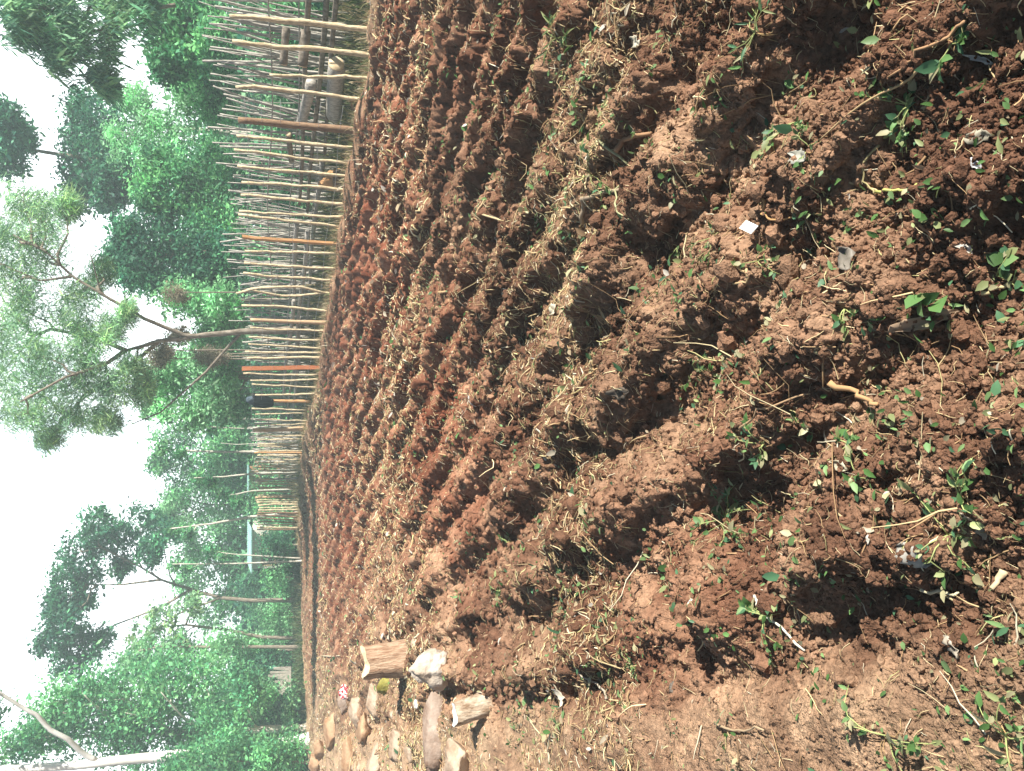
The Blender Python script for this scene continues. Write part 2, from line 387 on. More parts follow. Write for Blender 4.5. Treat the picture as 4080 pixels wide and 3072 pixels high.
def leaf_litter(name, label, cat, pal, sets, clump, seed, tufts=0):
    mb = MB()
    for n, r0, r1, L0 in sets:
        x, y, r = polar_pts(n, r0, r1); s, t, till = masks(x, y)
        cl = fbm(s * 1.6, t * 1.6, seed, 3)
        keep = (rng.uniform(-.2, 1.0, n) < cl * clump * .8 + .36) & (t < FC - .1) & (y < edge_y(x)) & (t > -1.6)
        x, y = x[keep], y[keep]; n = len(x)
        a = rng.uniform(0, 6.28, n); el = rng.normal(.1, .35, n)
        Dv = np.stack([np.cos(a) * np.cos(el), np.sin(a) * np.cos(el), np.sin(el)], -1)
        Uv = np.stack([rng.normal(0, .5, n), rng.normal(0, .5, n), np.ones(n)], -1)
        L = L0 * np.exp(rng.normal(0, .35, n))
        P = np.stack([x, y, HS(x, y) + .008], -1)
        add_leaves(mb, P, Dv, Uv, L, pal[rng.integers(0, len(pal), n)] * np.exp(rng.normal(0, .2, (n, 1))), rng.uniform(.7, 1.5, n))
    if tufts:
        x, y, r = polar_pts(tufts, 1.0, 9); s, t, till = masks(x, y); kp = (t > -.9) & (t < FC - .3) & (rng.uniform(0, 1, tufts) < .35 + .65 * till); x, y, r = x[kp], y[kp], r[kp]
        m = rng.integers(5, 18, len(x)); ii = np.repeat(np.arange(len(x)), m); n = len(ii); sp = np.minimum(.03 + .006 * r, .07)[ii]
        px = x[ii] + rng.normal(0, 1, n) * sp; py = y[ii] + rng.normal(0, 1, n) * sp; a = rng.uniform(0, 6.28, n); el = rng.normal(.4, .35, n)
        Dv = np.stack([np.cos(a) * np.cos(el), np.sin(a) * np.cos(el), np.sin(el)], -1); Uv = np.stack([rng.normal(0, .5, n), rng.normal(0, .5, n), np.ones(n)], -1)
        P = np.stack([px, py, HS(px, py) + .006 + rng.uniform(0, .02, n)], -1)
        add_leaves(mb, P, Dv, Uv, (.017 + .0028 * r[ii]) * np.exp(rng.normal(0, .3, n)), pal[rng.integers(0, len(pal), n)] * np.exp(rng.normal(0, .2, (n, 1))), rng.uniform(.6, 1.5, n))
    tag(mb.build(name, M_weed), label, cat, kind='stuff')
leaf_litter('weed_litter', 'small green leaves of hoed weeds scattered through the soil', 'weeds', GREENS, ((4200, .9, 4.5, .015), (4000, 3, 10, .024), (2200, 8, 26, .06), (2500, 18, 39, .10)), .9, 140, 300)
leaf_litter('dry_leaf_litter', 'small curled dead leaves scattered over the turned soil', 'dead leaves', DRYL, ((900, .9, 5, .020), (1900, 3, 12, .034), (4500, 8, 36, .085)), .7, 150)
# ------------------------------------------------------------------ weed sprigs, single finds
def sprig(x, y, label, n=10, size=.028, spread=.07, broad=1.0, name='weed_sprig', cols=(0, 5), stems=4, group='uprooted weeds lying on the soil'):
    p = place(x, y); e = empty(name, p, label, 'weed', group)
    ms = MB(); ml = MB()
    for k in range(stems):
        a = rng.uniform(0, 6.28); L = spread * rng.uniform(.6, 1.5)
        u = np.linspace(0, 1, 6)[:, None]
        dv = np.array([math.cos(a), math.sin(a), 0]); bend = np.array([-dv[1], dv[0], 0]) * rng.normal(0, .35)
        P = u * dv * L + u * u * bend * L
        g = HS(P[:, 0] + p[0], P[:, 1] + p[1]) - p[2]
        P[:, 2] = g * .6 + .008 + np.sin(u[:, 0] * 2.6) * L * rng.uniform(.1, .4)
        P[:, 2] = np.maximum(P[:, 2], g + .004)
        ms.tube(P, np.linspace(.0018, .0008, 6), 5, c=np.array([.36, .40, .16]) * rng.uniform(.7, 1.2))
        m = max(2, n // stems)
        idx = rng.uniform(.35, 1.0, m); PP = np.stack([np.interp(idx, u[:, 0], P[:, i]) for i in range(3)], -1)
        aa = a + rng.normal(0, 1.1, m); el = rng.normal(.35, .35, m)
        Dv = np.stack([np.cos(aa) * np.cos(el), np.sin(aa) * np.cos(el), np.sin(el)], -1)
        Uv = np.stack([rng.normal(0, .45, m), rng.normal(0, .45, m), np.ones(m)], -1)
        add_leaves(ml, PP, Dv, Uv, size * np.exp(rng.normal(0, .3, m)), GREENS[rng.integers(cols[0], cols[1] + 1, m)] * np.exp(rng.normal(0, .15, (m, 1))), broad * rng.uniform(.8, 1.3, m), .12)
    for k in range(3):
        a = rng.uniform(0, 6.28); L = spread * rng.uniform(.4, .8); u = np.linspace(0, 1, 5)
        P = np.stack([np.cos(a + u) * u * L, np.sin(a + u) * u * L, .004 + 0 * u], -1); P[:, 2] += HS(P[:, 0] + p[0], P[:, 1] + p[1]) - p[2]
        ms.tube(P, np.linspace(.0016, .0006, 5), 4, c=(.45, .30, .14))
    ms.build('stem', M_straw, e); ml.build('foliage', M_weed, e)
W = [
 (2900, 2075, 'bushy green weed clump with many small leaves amid straw on a ridge top', 60, .032, .14, 1.1, 9),
 (3050, 2450, 'pale green weed clump with a white twig stuck through it, at the furrow', 34, .034, .12, 1.2, 7),
 (3480, 470, 'fresh green sprig with one broad glossy leaf on a shaded ridge flank', 14, .036, .08, 1.3, 4),
 (3170, 490, 'row of small bright leaves on a weed runner along a ridge crest', 22, .028, .12, 1.2, 5),
 (3060, 590, 'pale weed tip with a pair of rounded leaves', 8, .032, .05, 1.4, 3),
 (3220, 590, 'light green weed sprig above a crumpled grey leaf', 10, .030, .06, 1.2, 3),
 (3720, 1200, 'single broad veined green leaf sprig lying open on crumbly soil', 4, .052, .05, 1.6, 2),
 (3990, 1100, 'large round green leaf sprig by the nearest soil edge', 6, .036, .05, 1.8, 2),
 (3380, 1230, 'yellowing weed sprig with white green leaves', 10, .030, .05, 1.3, 3),
 (3215, 1690, 'small rosette of bright grass green leaves in a dark furrow', 12, .032, .03, 1.0, 5),
 (3380, 1770, 'weed with bluish green leaves at the mouth of a dark furrow', 12, .032, .06, 1.2, 4),
 (3010, 1770, 'spread green weed with trailing leaves beneath a long twig', 20, .034, .12, 1.1, 5),
 (3840, 1980, 'weed with curved blades and a pale veined leaf', 10, .042, .07, 1.0, 4),
 (3790, 2130, 'low cluster of green weeds on light brown soil', 24, .028, .12, 1.2, 6),
 (3420, 1880, 'green leaf sprig beside a pale dead leaf on a ridge', 8, .038, .05, 1.1, 3),
 (3540, 2930, 'mat of small green leaves on flat dry ground', 24, .030, .13, 1.2, 6),
 (4020, 2930, 'yellow green weed sprig in the lowest corner of the plot', 16, .036, .09, 1.0, 5),
 (2850, 940, 'upright sprig of green stalks on the ridge near the white card', 18, .030, .09, .9, 6),
 (3030, 1040, 'small rounded green leaves on a bent runner below the white card', 14, .030, .08, 1.3, 4),
 (2700, 980, 'tiny yellow green seedling sprig on a ridge crest', 10, .03, .06, 1.0, 3),
 (2520, 2640, 'round cushion of pale green weed on the bare path edge', 30, .026, .06, 1.2, 8),
 (2230, 2890, 'strip of grassy green weed on the bare path', 14, .04, .08, .7, 5),
 (1990, 2350, 'dark green weed bunch hanging into a hole between ridges', 26, .032, .10, 1.1, 6),
 (2040, 2160, 'small weed with three green leaves amid pale straw', 16, .034, .09, 1.1, 4),
 (2250, 2330, 'yellow green weed tuft on a ridge of brown soil', 18, .032, .10, 1.0, 5),
 (2380, 700, 'long pale trailing vine of leaves across the red ridges', 20, .035, .24, 1.0, 5),
 (2200, 150, 'tuft of bright grass blades on a shaded ridge', 26, .075, .12, .35, 8),
 (1545, 525, 'small dark green weed near the foot of the fence', 14, .05, .08, 1.0, 4),
 (3000, 130, 'grass like weed with fine pale stalks in deep shade', 16, .05, .10, .4, 6),
 (3760, 170, 'two leaved green sprig on the shaded upper ridge', 8, .045, .06, 1.2, 2),
 (3640, 420, 'weed runner with small leaves on a shaded clod', 16, .028, .10, 1.2, 5),
 (2780, 1480, 'shiny green weed bits amid straw on a ridge flank', 14, .03, .09, 1.1, 4),
]
for w in W: sprig(w[0], w[1], w[2], int(w[3] * 2.0), w[4] * .70, w[5] * .75, w[6], stems=w[7])
def twig(pts, r, label, col=(.40, .27, .15), name='dry_twig', group='dry twigs on the soil', lift=.012):
    P = np.array([place(*q) for q in pts]); n = 4 * (len(P) - 1) + 1
    u = np.linspace(0, len(P) - 1, n); P = np.stack([np.interp(u, np.arange(len(P)), P[:, i]) for i in range(3)], -1)
    P[:, :2] += rng.normal(0, .003, (n, 2)); g = HS(P[:, 0], P[:, 1])
    k = np.ones(5) / 5; gs = np.convolve(np.pad(g, 2, mode='edge'), k, 'valid')
    P[:, 2] = np.maximum(gs, g) + lift
    mb = MB(); mb.tube(P, np.linspace(r, r * .6, n) * rng.uniform(.85, 1.15, n), 6, c=col)
    o = mb.build(name, M_straw, loc=P[0]); tag(o, label, 'twig', group)
T_ = [
 (((2400, 560), (2440, 640), (2490, 760), (2520, 880)), .006, 'long greenish twig lying across the red ridges', (.36, .36, .20)),
 (((2470, 600), (2560, 560), (2620, 540)), .013, 'thick reddish stick end poking from a ridge', (.34, .20, .11)),
 (((2340, 890), (2400, 800), (2470, 740), (2500, 700)), .011, 'thick grey brown stick pointing to the fence', (.33, .26, .18)),
 (((3050, 790), (3060, 860), (3130, 880), (3205, 855)), .004, 'thin orange root curved like a hook near the white card', (.46, .27, .12)),
 (((2900, 1060), (2990, 1075), (2980, 1110), (2900, 1125)), .005, 'forked tan root lying in a shaded furrow', (.45, .33, .18)),
 (((3000, 1010), (3035, 960), (3072, 905)), .003, 'straight thin brown twig running up to the white card', (.26, .16, .10)),
 (((3430, 560), (3460, 640), (3450, 720), (3500, 775)), .0034, 'crooked yellow stem down a dark furrow wall', (.40, .34, .17)),
 (((3520, 770), (3590, 760), (3660, 740)), .004, 'bright yellow green stalk on the furrow lip', (.50, .50, .16)),
 (((3680, 850), (3700, 930), (3698, 1000)), .004, 'upright brown root on a lit clod ridge', (.30, .17, .10)),
 (((3960, 1170), (4020, 1140), (4075, 1100)), .005, 'pale cut stalk by the round green leaf', (.52, .44, .24)),
 (((2960, 1720), (3040, 1640), (3120, 1560)), .004, 'long straight thin twig leaning over a weed clump', (.36, .24, .14)),
 (((2620, 1770), (2680, 1785), (2760, 1795)), .004, 'thin brown twig at the edge of a dark furrow', (.34, .22, .12)),
 (((3430, 1530), (3470, 1580), (3510, 1610)), .008, 'stubby orange brown root piece over a furrow', (.46, .28, .14)),
 (((2990, 2380), (3050, 2420), (3100, 2470), (3220, 2590)), .005, 'white peeled twig through the pale weed clump', (.66, .62, .52)),
 (((3730, 2350), (3800, 2360), (3880, 2360)), .004, 'pale straw stalk above a deep dark furrow', (.60, .54, .36)),
 (((3985, 2270), (3970, 2330)), .008, 'short stout tan stick over the furrow rim', (.55, .44, .28)),
 (((2420, 2780), (2390, 2720), (2290, 2660)), .006, 'grey straight twig on bare path soil', (.38, .32, .25)),
 (((2200, 3040), (2195, 2980), (2205, 2920)), .006, 'pale stalk lying on the bare path', (.55, .48, .34)),
 (((1290, 2612), (1325, 2615), (1355, 2612)), .014, 'short pale stick far down the bare field edge', (.62, .54, .38)),
 (((2860, 2880), (2960, 2910), (3060, 2900)), .004, 'fine twig beside a dark hole on the path', (.40, .29, .18)),
 (((1960, 900), (1990, 850), (2010, 800)), .008, 'pale bent stick end in the red soil mid field', (.55, .42, .24)),
 (((1760, 1165), (1800, 1162)), .012, 'short orange stick stub in the red soil', (.50, .32, .17)),
 (((3700, 260), (3560, 330), (3450, 420), (3280, 560)), .004, 'long thin stalk slanting over shaded upper ridges', (.42, .30, .16)),
 (((3870, 80), (3800, 150), (3650, 230), (3540, 300)), .004, 'long reddish stalk arching across the shaded corner', (.40, .24, .13)),
]
for t in T_: twig(*t)
def dead_leaf(x, y, L, label, col, az, wid=1.0, curl=.3):
    p = place(x, y); mb = MB()
    U = np.linspace(0, 1, 9); W_ = np.sin(np.pi * np.clip(U * .94 + .04, 0, 1)) ** .8 * .24 * wid
    V = []
    for i, u in enumerate(U):
        for w in (-1, -.5, 0, .5, 1):
            V.append([u * L, w * W_[i] * L * (1 + .2 * rng.normal()), L * (curl * (u - .4) ** 2 + .10 * abs(w) * (1 + rng.normal() * .6) + .02 * rng.normal())])
    V = np.array(V); ca, sa = math.cos(az), math.sin(az)
    X = V[:, 0] * ca - V[:, 1] * sa; Y = V[:, 0] * sa + V[:, 1] * ca
    V = np.stack([X, Y, V[:, 2] + .010], -1)
    g = HS(V[:, 0] + p[0], V[:, 1] + p[1]) - p[2]; V[:, 2] += np.maximum(g * .5, g * 1.0 - .01)
    q = [[i * 5 + j, i * 5 + j + 1, i * 5 + j + 6, i * 5 + j + 5] for i in range(8) for j in range(4)]
    mb.add(V + p, q, None, np.array(col) * rng.uniform(.85, 1.12, (45, 1)))
    o = mb.build('dead_leaf', M_weed, loc=p); md = o.modifiers.new('t', 'SOLIDIFY'); md.thickness = .0012
    tag(o, label, 'leaf', 'dead leaves on the soil')
for a in [
 (3850, 1240, .12, 'long tan dead leaf lying aslant over a dark hollow', (.50, .36, .24), 1.9, .5),
 (3385, 1870, .055, 'cream dead leaf with a torn edge on a ridge top', (.66, .60, .44), 1.3, 1.0),
 (3440, 2120, .036, 'upper of two curled cream leaves on bare brown soil', (.50, .44, .33), 1.6, .7),
 (3450, 2170, .022, 'white rounded curled leaf catching the sun', (.66, .62, .54), .3, .8),
 (3940, 2150, .055, 'oblong beige dead leaf on the ridge by the last furrow', (.60, .50, .38), .2, .9),
 (3740, 2245, .07, 'crumpled ash grey leaf beside green weeds', (.45, .43, .38), 1.2, 1.7),
 (3235, 640, .06, 'crumpled silver grey leaf in a furrow', (.42, .42, .36), 1.0, 1.3),
 (3960, 540, .05, 'pale curled leaf heap on shaded soil', (.46, .42, .32), 1.4, 1.2),
 (3410, 1075, .07, 'dark grey decayed leaf on a lit ridge end', (.26, .23, .19), .6, 1.4),
 (3920, 250, .045, 'white split husk leaf in the dark furrow', (.78, .78, .74), .9, .5),
 (3870, 670, .03, 'bright white leaf scrap at a twig end', (.82, .83, .84), .5, 1.1),
 (2050, 1150, .08, 'grey curled leaf across a dark furrow mid plot', (.42, .42, .38), 2.0, .6),
 (2555, 180, .07, 'big cream crumpled leaf on the shaded red ridges', (.70, .66, .52), .8, 1.3),
 (1960, 1620, .08, 'white leaf scrap in a dark hole amid red soil', (.84, .82, .78), .4, 1.1),
 (2230, 1245, .09, 'cream dead leaf on a red ridge shoulder', (.68, .62, .48), 1.1, 1.1),
 (2480, 1560, .10, 'dark folded leaf in a furrow wall', (.16, .13, .10), 1.7, .9),
 (3110, 2300, .06, 'russet curled leaf by the twig speared weed', (.46, .27, .17), 2.6, .5),
 (3840, 2620, .05, 'folded pale leaf on the smooth path soil', (.55, .48, .38), .8, .9),
 (2245, 2820, .09, 'cream husk on the smooth path soil beyond the log', (.76, .70, .58), .4, .8),
]: dead_leaf(*a)
# white card
p = place(3025, 908)
mb = MB(); mb.box((0, 0, 0), ((.027, 0, 0), (0, .015, 0), (0, 0, .0012)))
o = mb.build('white_card', M_paper, smooth=False); o.location = p + np.array([0, 0, .035]); o.rotation_euler = (R(38), R(-8), R(62))
tag(o, 'small blank white card propped in the shaded furrow', 'card')
# ------------------------------------------------------------------ rocks, stumps and rubbish at the path side
def rock(x, y, dims, label, m, seed, sink=.3, yaw=0, name='rock', cat='rock'):
    sink = sink + .22; p = place(x, y); V, T = lump(ICO4, seed, .22, 1.4, 5, .10); rs = np.random.default_rng(seed)
    for k in range(13):
        nn = rs.normal(0, 1, 3); nn /= np.linalg.norm(nn); dd = V @ nn - rs.uniform(.55, .85); V = V - np.maximum(dd, 0)[:, None] * nn * .93
    V = V * np.array(dims); ca, sa = math.cos(yaw), math.sin(yaw)
    V = np.stack([V[:, 0] * ca - V[:, 1] * sa, V[:, 0] * sa + V[:, 1] * ca, V[:, 2]], -1); V[:, 2] += dims[2] * (1 - sink) - .03
    o = mk(name, V, T, m); o.location = p
    tag(o, label, cat, 'rocks beside the field')
rock(1735, 2895, (.33, .15, .13), 'long grey pink rock lying flat beside the whitened log', M_rock3, 3, .5, .15)
rock(1735, 3010, (.24, .15, .13), 'grey rock at the far end of the long pink one', M_rock3, 4, .5, .4)
rock(1850, 3060, (.24, .17, .13), 'cream boulder cut by the picture edge nearest the path', M_rock, 5, .4)
rock(1500, 2800, (.28, .20, .16), 'pale brown humped rock below the foil wrapper', M_rock, 6, .45)
rock(1420, 2850, (.30, .25, .17), 'flat grey white rock amid rubble', M_rock, 7, .5)
rock(1385, 2790, (.25, .2, .13), 'greyish rubble rock just beyond the foil wrapper', M_rock3, 17, .5)
rock(1480, 2905, (.22, .25, .15), 'orange brown broken rock with a dark cleft', M_rock2, 8, .4)
rock(1330, 2920, (.45, .3, .2), 'wide orange stone at the rubble edge', M_rock2, 9, .5)
rock(1290, 2985, (.30, .25, .2), 'rounded orange stone against the dark ditch', M_rock2, 10, .4)
rock(1270, 3045, (.35, .25, .25), 'tall orange stone on the ditch rim', M_rock2, 11, .3)
rock(1400, 3020, (.45, .25, .16), 'low ochre rock slab in the rubble', M_rock2, 12, .5)
rock(1500, 3050, (.30, .25, .16), 'ochre lump of rock at the rubble corner', M_rock, 13, .5)
rock(1580, 2960, (.2, .15, .10), 'small tan stone between rubble and long pink rock', M_rock, 14, .5)
rock(1545, 2728, (.15, .11, .12), 'mossy olive stone in the stump shadow', M_moss, 15, .2)
rock(1650, 2560, (.07, .05, .04), 'small white stone near the orange stump', M_rock, 16, .3)
rock(1690, 2800, (.05, .04, .035), 'pebble sized bluish white stone beyond the log', M_chalk, 18, .3)
rock(2740, 2440, (.05, .04, .035), 'white pebble at the hole by the furrow', M_chalk, 19, .3)
rock(2670, 2745, (.03, .025, .022), 'dark pebble on the smooth path', M_dark, 20, .2)
rng2 = np.random.default_rng(5)
for i in range(20):
    x_, y_ = rng2.uniform(1270, 1640), rng2.uniform(2800, 3068); d_ = rng2.uniform(.05, .12)
    rock(x_, y_, (d_, d_ * .8, d_ * .6), 'fist sized broken stone in the pale rubble beside the ditch', M_rock if i % 2 else M_rock2, 40 + i, .3, rng2.uniform(0, 3), 'rubble_stone', 'stone')
# whitened boulder
p = place(1780, 2660); V, T = lump(ICO4, 22, .24, 1.4, 4, .12); V = V * np.array([.13, .10, .15]); V[:, 0] *= 1 - .35 * np.clip(V[:, 2] / .15, -1, 1); V[:, 2] += .09
o = mk('boulder', V, T, mat('chalky_rock', (.34, .26, .19), noise=4, col2=(.64, .58, .50), bump=.6)); o.location = p; tag(o, 'chalky white boulder narrowing upward between log and orange stump', 'rock')
# orange stump
def stump(px, py, r, h, label, lean, m, m_top, name='tree_stump', cat='stump', jag=.06, square=False):
    p = place(px, py); e = empty(name, p, label, cat); mb = MB(); k = 28; n = 9
    V = []
    for i in range(n):
        u = i / (n - 1)
        for j in range(k):
            a = j * 6.2832 / k
            q = r * (1 + .10 * math.sin(3 * a + 1) + .06 * math.sin(7 * a + u * 2) + .18 * (1 - u) ** 3 + .03 * rng.normal())
            zt = h * u + (jag * (math.sin(a * 2 + 1) + .5 * math.sin(5 * a)) * u)
            V.append([q * math.cos(a) + lean[0] * u * h, q * math.sin(a) * .85 + lean[1] * u * h, zt - .05 * (1 - u)])
    q = [[i * k + j, i * k + (j + 1) % k, (i + 1) * k + (j + 1) % k, (i + 1) * k + j] for i in range(n - 1) for j in range(k)]
    mb.add(V, q); mb.build('bark', m, e)
    top = np.array(V[-k:]); c = top.mean(0)
    mt = MB(); rings = [top + [0, 0, .002]] + [c + (top - c) * f + [0, 0, .004 * rng.normal()] for f in (.75, .5, .25)]
    VV = np.vstack(rings + [c]); fq = [[i * k + j, i * k + (j + 1) % k, (i + 1) * k + (j + 1) % k, (i + 1) * k + j] for i in range(3) for j in range(k)]
    mt.add(VV, fq, [[3 * k + j, 3 * k + (j + 1) % k, 4 * k] for j in range(k)]); mt.build('cut_top', m_top, e)
stump(1612, 2630, .165, .40, 'orange brown tree stump with furrowed sides at the field edge', (.0, .05), M_stump, M_cut, jag=.03)
stump(1955, 2795, .075, .22, 'leaning pale log stub with a whitened cut top standing on the path', (-.32, .1), M_logbark, M_chalk, name='log_stub', cat='log', jag=.008)
# foil wrapper
p = place(1395, 2755); V, T = lump(ICO4, 31, .22, 1.6, 6, .16); V *= np.array([.11, .09, .09]); V[:, 2] += .07
o = mk('foil_wrapper', V, T, M_foil, smooth=False); o.location = p; tag(o, 'crumpled red and white foil wrapper on the path edge', 'wrapper')
# ------------------------------------------------------------------ the stick fence
fence = empty('stick_fence', (*ST(10, FC), 0), 'long fence of pale upright sticks and posts strung with barbed wire', 'fence')
F0 = np.array(fence.location)
def stake(tx, ty, bx, by, r=.024, m=M_stake, name='stake', mid=None, off=0, label=None, knob=True, k=7):
    r = r * (1.18 if knob else 1)
    c = FC + off
    a = PL(bx, by, c); b = PL(tx, ty, c)
    g = hz(a[0], a[1]); dirv = (b - a); 
    if dirv[2] > .3: a = a + dirv * ((g - .12 - a[2]) / dirv[2])
    n = 15; u = np.linspace(0, 1, n)[:, None]; P = a + (b - a) * u
    if mid is not None:
        q = PL(mid[0], mid[1], c); um = np.clip((q[2] - a[2]) / (b[2] - a[2]), .2, .8); dv = q - (a + (b - a) * um); P = P + dv * np.sin(np.pi * u ** (math.log(.5) / math.log(um)))
    wob = np.cumsum(rng.normal(0, .0075, (n, 3)), 0); wob -= u * wob[-1]; wob[:, 2] = 0; P = P + wob * (1 if knob else .25)
    rr = np.linspace(1.12, .88, n) * r * (1 + (rng.normal(0, .10, n) if knob else rng.normal(0, .02, n)))
    mb = MB(); mb.tube(P - F0, rr, k, jit=.05 if knob else .02)
    o = mb.build(name, m, fence)
    if label: o['label'] = label
    return o
z1 = lambda X, Y: (X * .678, Y * .678)
z2 = lambda X, Y: (X * .678, 1000 + Y * .678)
z3 = lambda X, Y: (X * .678, 2000 + Y * .678)
def sq_post(tx, ty, bx, by, w, d, m, label, off=0, name='post'):
    a = PL(bx, by, FC + off); b = PL(tx, ty, FC + off); g = hz(a[0], a[1]); dv = b - a; a = a + dv * ((g - .12 - a[2]) / dv[2])
    ax = np.array([EV[0], EV[1], 0]) * math.cos(.3) + np.array([NV[0], NV[1], 0]) * math.sin(.3); ay = np.cross([0, 0, 1.0], ax)
    mb = MB(); n = 10
    V = []
    for i in range(n):
        c = a + (b - a) * i / (n - 1) + rng.normal(0, .004, 3) - F0
        for sx, sy in ((-1, -1), (1, -1), (1, 1), (-1, 1)): V.append(c + ax * sx * w * rng.uniform(.93, 1.06) + ay * sy * d * rng.uniform(.93, 1.06))
    q = [[i * 4 + j, i * 4 + (j + 1) % 4, i * 4 + 4 + (j + 1) % 4, i * 4 + 4 + j] for i in range(n - 1) for j in range(4)] + [[3, 2, 1, 0], [n * 4 - 4, n * 4 - 3, n * 4 - 2, n * 4 - 1]]
    mb.add(V, q); o = mb.build(name, m, fence, smooth=False); o['label'] = label
for T, B, r in (((1350, 95), (2200, 183), .030), ((1365, 242), (2165, 325), .028), ((1585, 442), (2140, 462), .019), ((1385, 515), (2140, 583), .023), ((1390, 800), (2080, 868), .023), ((1375, 880), (2060, 965), .021), ((1395, 978), (2060, 1035), .022), ((1420, 1072), (2030, 1107), .022), ((1415, 1147), (2010, 1197), .023), ((1405, 1240), (2010, 1278), .021), ((1400, 1262), (1975, 1330), .021)):
    stake(*z1(*T), *z1(*B), r)
stake(*z1(1400, 706), *z1(2092, 768), .054, M_brown, 'post', label='thick round brown post', knob=False, k=14)
sq_post(*z1(1425, 1395), *z1(1960, 1432), .062, .022, M_orange, 'fresh orange sawn plank post')
for T, B, r in (((1440, 0), (2020, 20), .021), ((1435, 70), (1985, 105), .023), ((1430, 128), (1965, 172), .022), ((1419, 320), (1950, 352), .025), ((1470, 450), (1920, 470), .020), ((1462, 505), (1910, 530), .022), ((1460, 548), (1890, 572), .020), ((1440, 592), (1885, 597), .021), ((1450, 630), (1880, 628), .024), ((1430, 720), (1845, 730), .022), ((1470, 760), (1850, 755), .02), ((1480, 782), (1830, 800), .02), ((1500, 845), (1850, 838), .022), ((1480, 925), (1830, 940), .02), ((1500, 960), (1830, 955), .018), ((1500, 990), (1825, 1000), .018), ((1495, 1020), (1820, 1015), .018)):
    stake(*z2(*T), *z2(*B), r)
stake(*z2(1390, 250), *z2(1970, 262), .024, mid=z2(1680, 208)); stake(*z2(1480, 228), *z2(1960, 250), .022, mid=z2(1700, 270), off=.05)
stake(*z2(1470, 405), *z2(1912, 422), .045, M_tan, 'post', label='grey brown split log post', knob=False, k=10)
sq_post(*z2(1422, 692), *z2(1842, 685), .05, .05, M_redwood, 'square red sawn timber post')
stake(*z2(1458, 880), *z2(1815, 885), .042, M_orange, 'post', label='orange round post under the black jacket', knob=False, k=12)
stake(*z2(1487, 1053), *z2(1818, 1045), .066, M_tan, 'post', label='thick tan post', knob=False, k=12)
for i, y in enumerate((1082, 1106, 1130, 1153, 1178, 1203, 1222, 1240, 1258, 1275, 1292, 1312, 1345, 1358, 1372, 1388, 1402, 1418, 1436, 1462, 1476)):
    stake(*z2(1510 + rng.uniform(-10, 8), y + rng.uniform(-6, 6)), *z2(1812 - max(0, y - 1290) * .12, y + rng.uniform(-4, 4)), rng.uniform(.019, .026))
stake(*z2(1495, 1185), *z2(1790, 1186), .032, M_orange, 'post', label='slim orange post', knob=False, k=10)
stake(*z2(1485, 1352), *z2(1800, 1330), .034, M_grey, 'post', label='grey leaning post', knob=False, k=10)
stake(*z2(1500, 1450), *z2(1770, 1440), .05, M_tan, 'post', label='tan post near the far end', knob=False, k=10)
for y0, y1 in ((5, 2), (20, 14), (36, 28), (48, 42), (62, 66), (76, 90), (98, 104), (116, 118), (132, 130), (150, 150), (162, 162)):
    stake(*z3(1515 + rng.uniform(-8, 8), y0), *z3(1765, y1), rng.uniform(.022, .036), M_stake if y0 < 60 or y0 in (132, 150) else M_brown)
# barbed wires
for zz in (.30, .62, .90, 1.18, 1.45, 1.68):
    mb = MB(); ss = np.arange(9.0, 36.5, .35)
    P = np.array([[*ST(s, FC - .03), zz + .02 * math.sin(s * 2.1 + zz) + np.interp(s, [10, 19, 24, 34], [0, .1, .2, .1])] for s in ss])
    mb.tube(P - F0, .0028, 4)
    for s in np.arange(9.1, 30, .28):
        c = np.array([*ST(s, FC - .03), np.interp(s, ss, P[:, 2])]) - F0; d = rng.normal(0, 1, 3); d /= np.linalg.norm(d)
        mb.tube([c - d * .014, c + d * .014], .0028, 3)
    mb.build('barbed_wire', M_wire, fence)
# ------------------------------------------------------------------ the brushwood fence behind and the pole stack
brush = empty('brushwood_fence', (*ST(12, FC + 2.2), 0), 'grey weathered brushwood fence of leaning sticks behind the pole stack', 'fence')
B0 = np.array(brush.location)
cB = FC + 2.2
ys = np.concatenate([np.linspace(5, 1000, 58), np.linspace(1010, 1640, 40)])
for y in ys:
    y = y + rng.uniform(-9, 9); c = cB + rng.uniform(-.35, .35)
    lean = np.interp(y, [0, 300, 700, 1100, 1650], [70, 55, 25, -8, 0]) + rng.normal(0, 22)
    tx = np.interp(y, [0, 500, 700, 1000, 1300, 1650], [800, 865, 900, 915, 935, 985]) + rng.uniform(-35, 55)
    a = PL(1150, y + lean * .55, c); b = PL(tx, y - lean * .45, c)
    dv = b - a; a = a + dv * ((hz(a[0], a[1]) - .05 - a[2]) / dv[2]) if abs(dv[2]) > .2 else a
    n = 8; u = np.linspace(0, 1, n)[:, None]; P = a + (b - a) * u + np.cumsum(rng.normal(0, .012, (n, 3)), 0) * u
    mb = MB(); mb.tube(P - B0, np.linspace(1.2, .6, n) * rng.uniform(.014, .034), 5, jit=.08)
    mb.build('stick', M_grey, brush)
mb = MB()
for k in range(300):
    s = rng.uniform(7.5, 33); t = cB + rng.uniform(-.3, .5); g = hz(*ST(s, t)); h = rng.uniform(1.5, 2.1); ln = rng.normal(0, .16) + .12 * (s < 14)
    u = np.linspace(0, 1, 6)[:, None]; a = np.array([*ST(s, t), g - .05]); b = np.array([*ST(s - ln * h, t + rng.normal(0, .1)), g + h]); mb.tube(a + (b - a) * u + np.cumsum(rng.normal(0, .014, (6, 3)), 0) * u - B0, np.linspace(1.2, .6, 6) * rng.uniform(.010, .026), 5, jit=.08)
mb.build('brushwood', M_grey, brush)['kind'] = 'stuff'
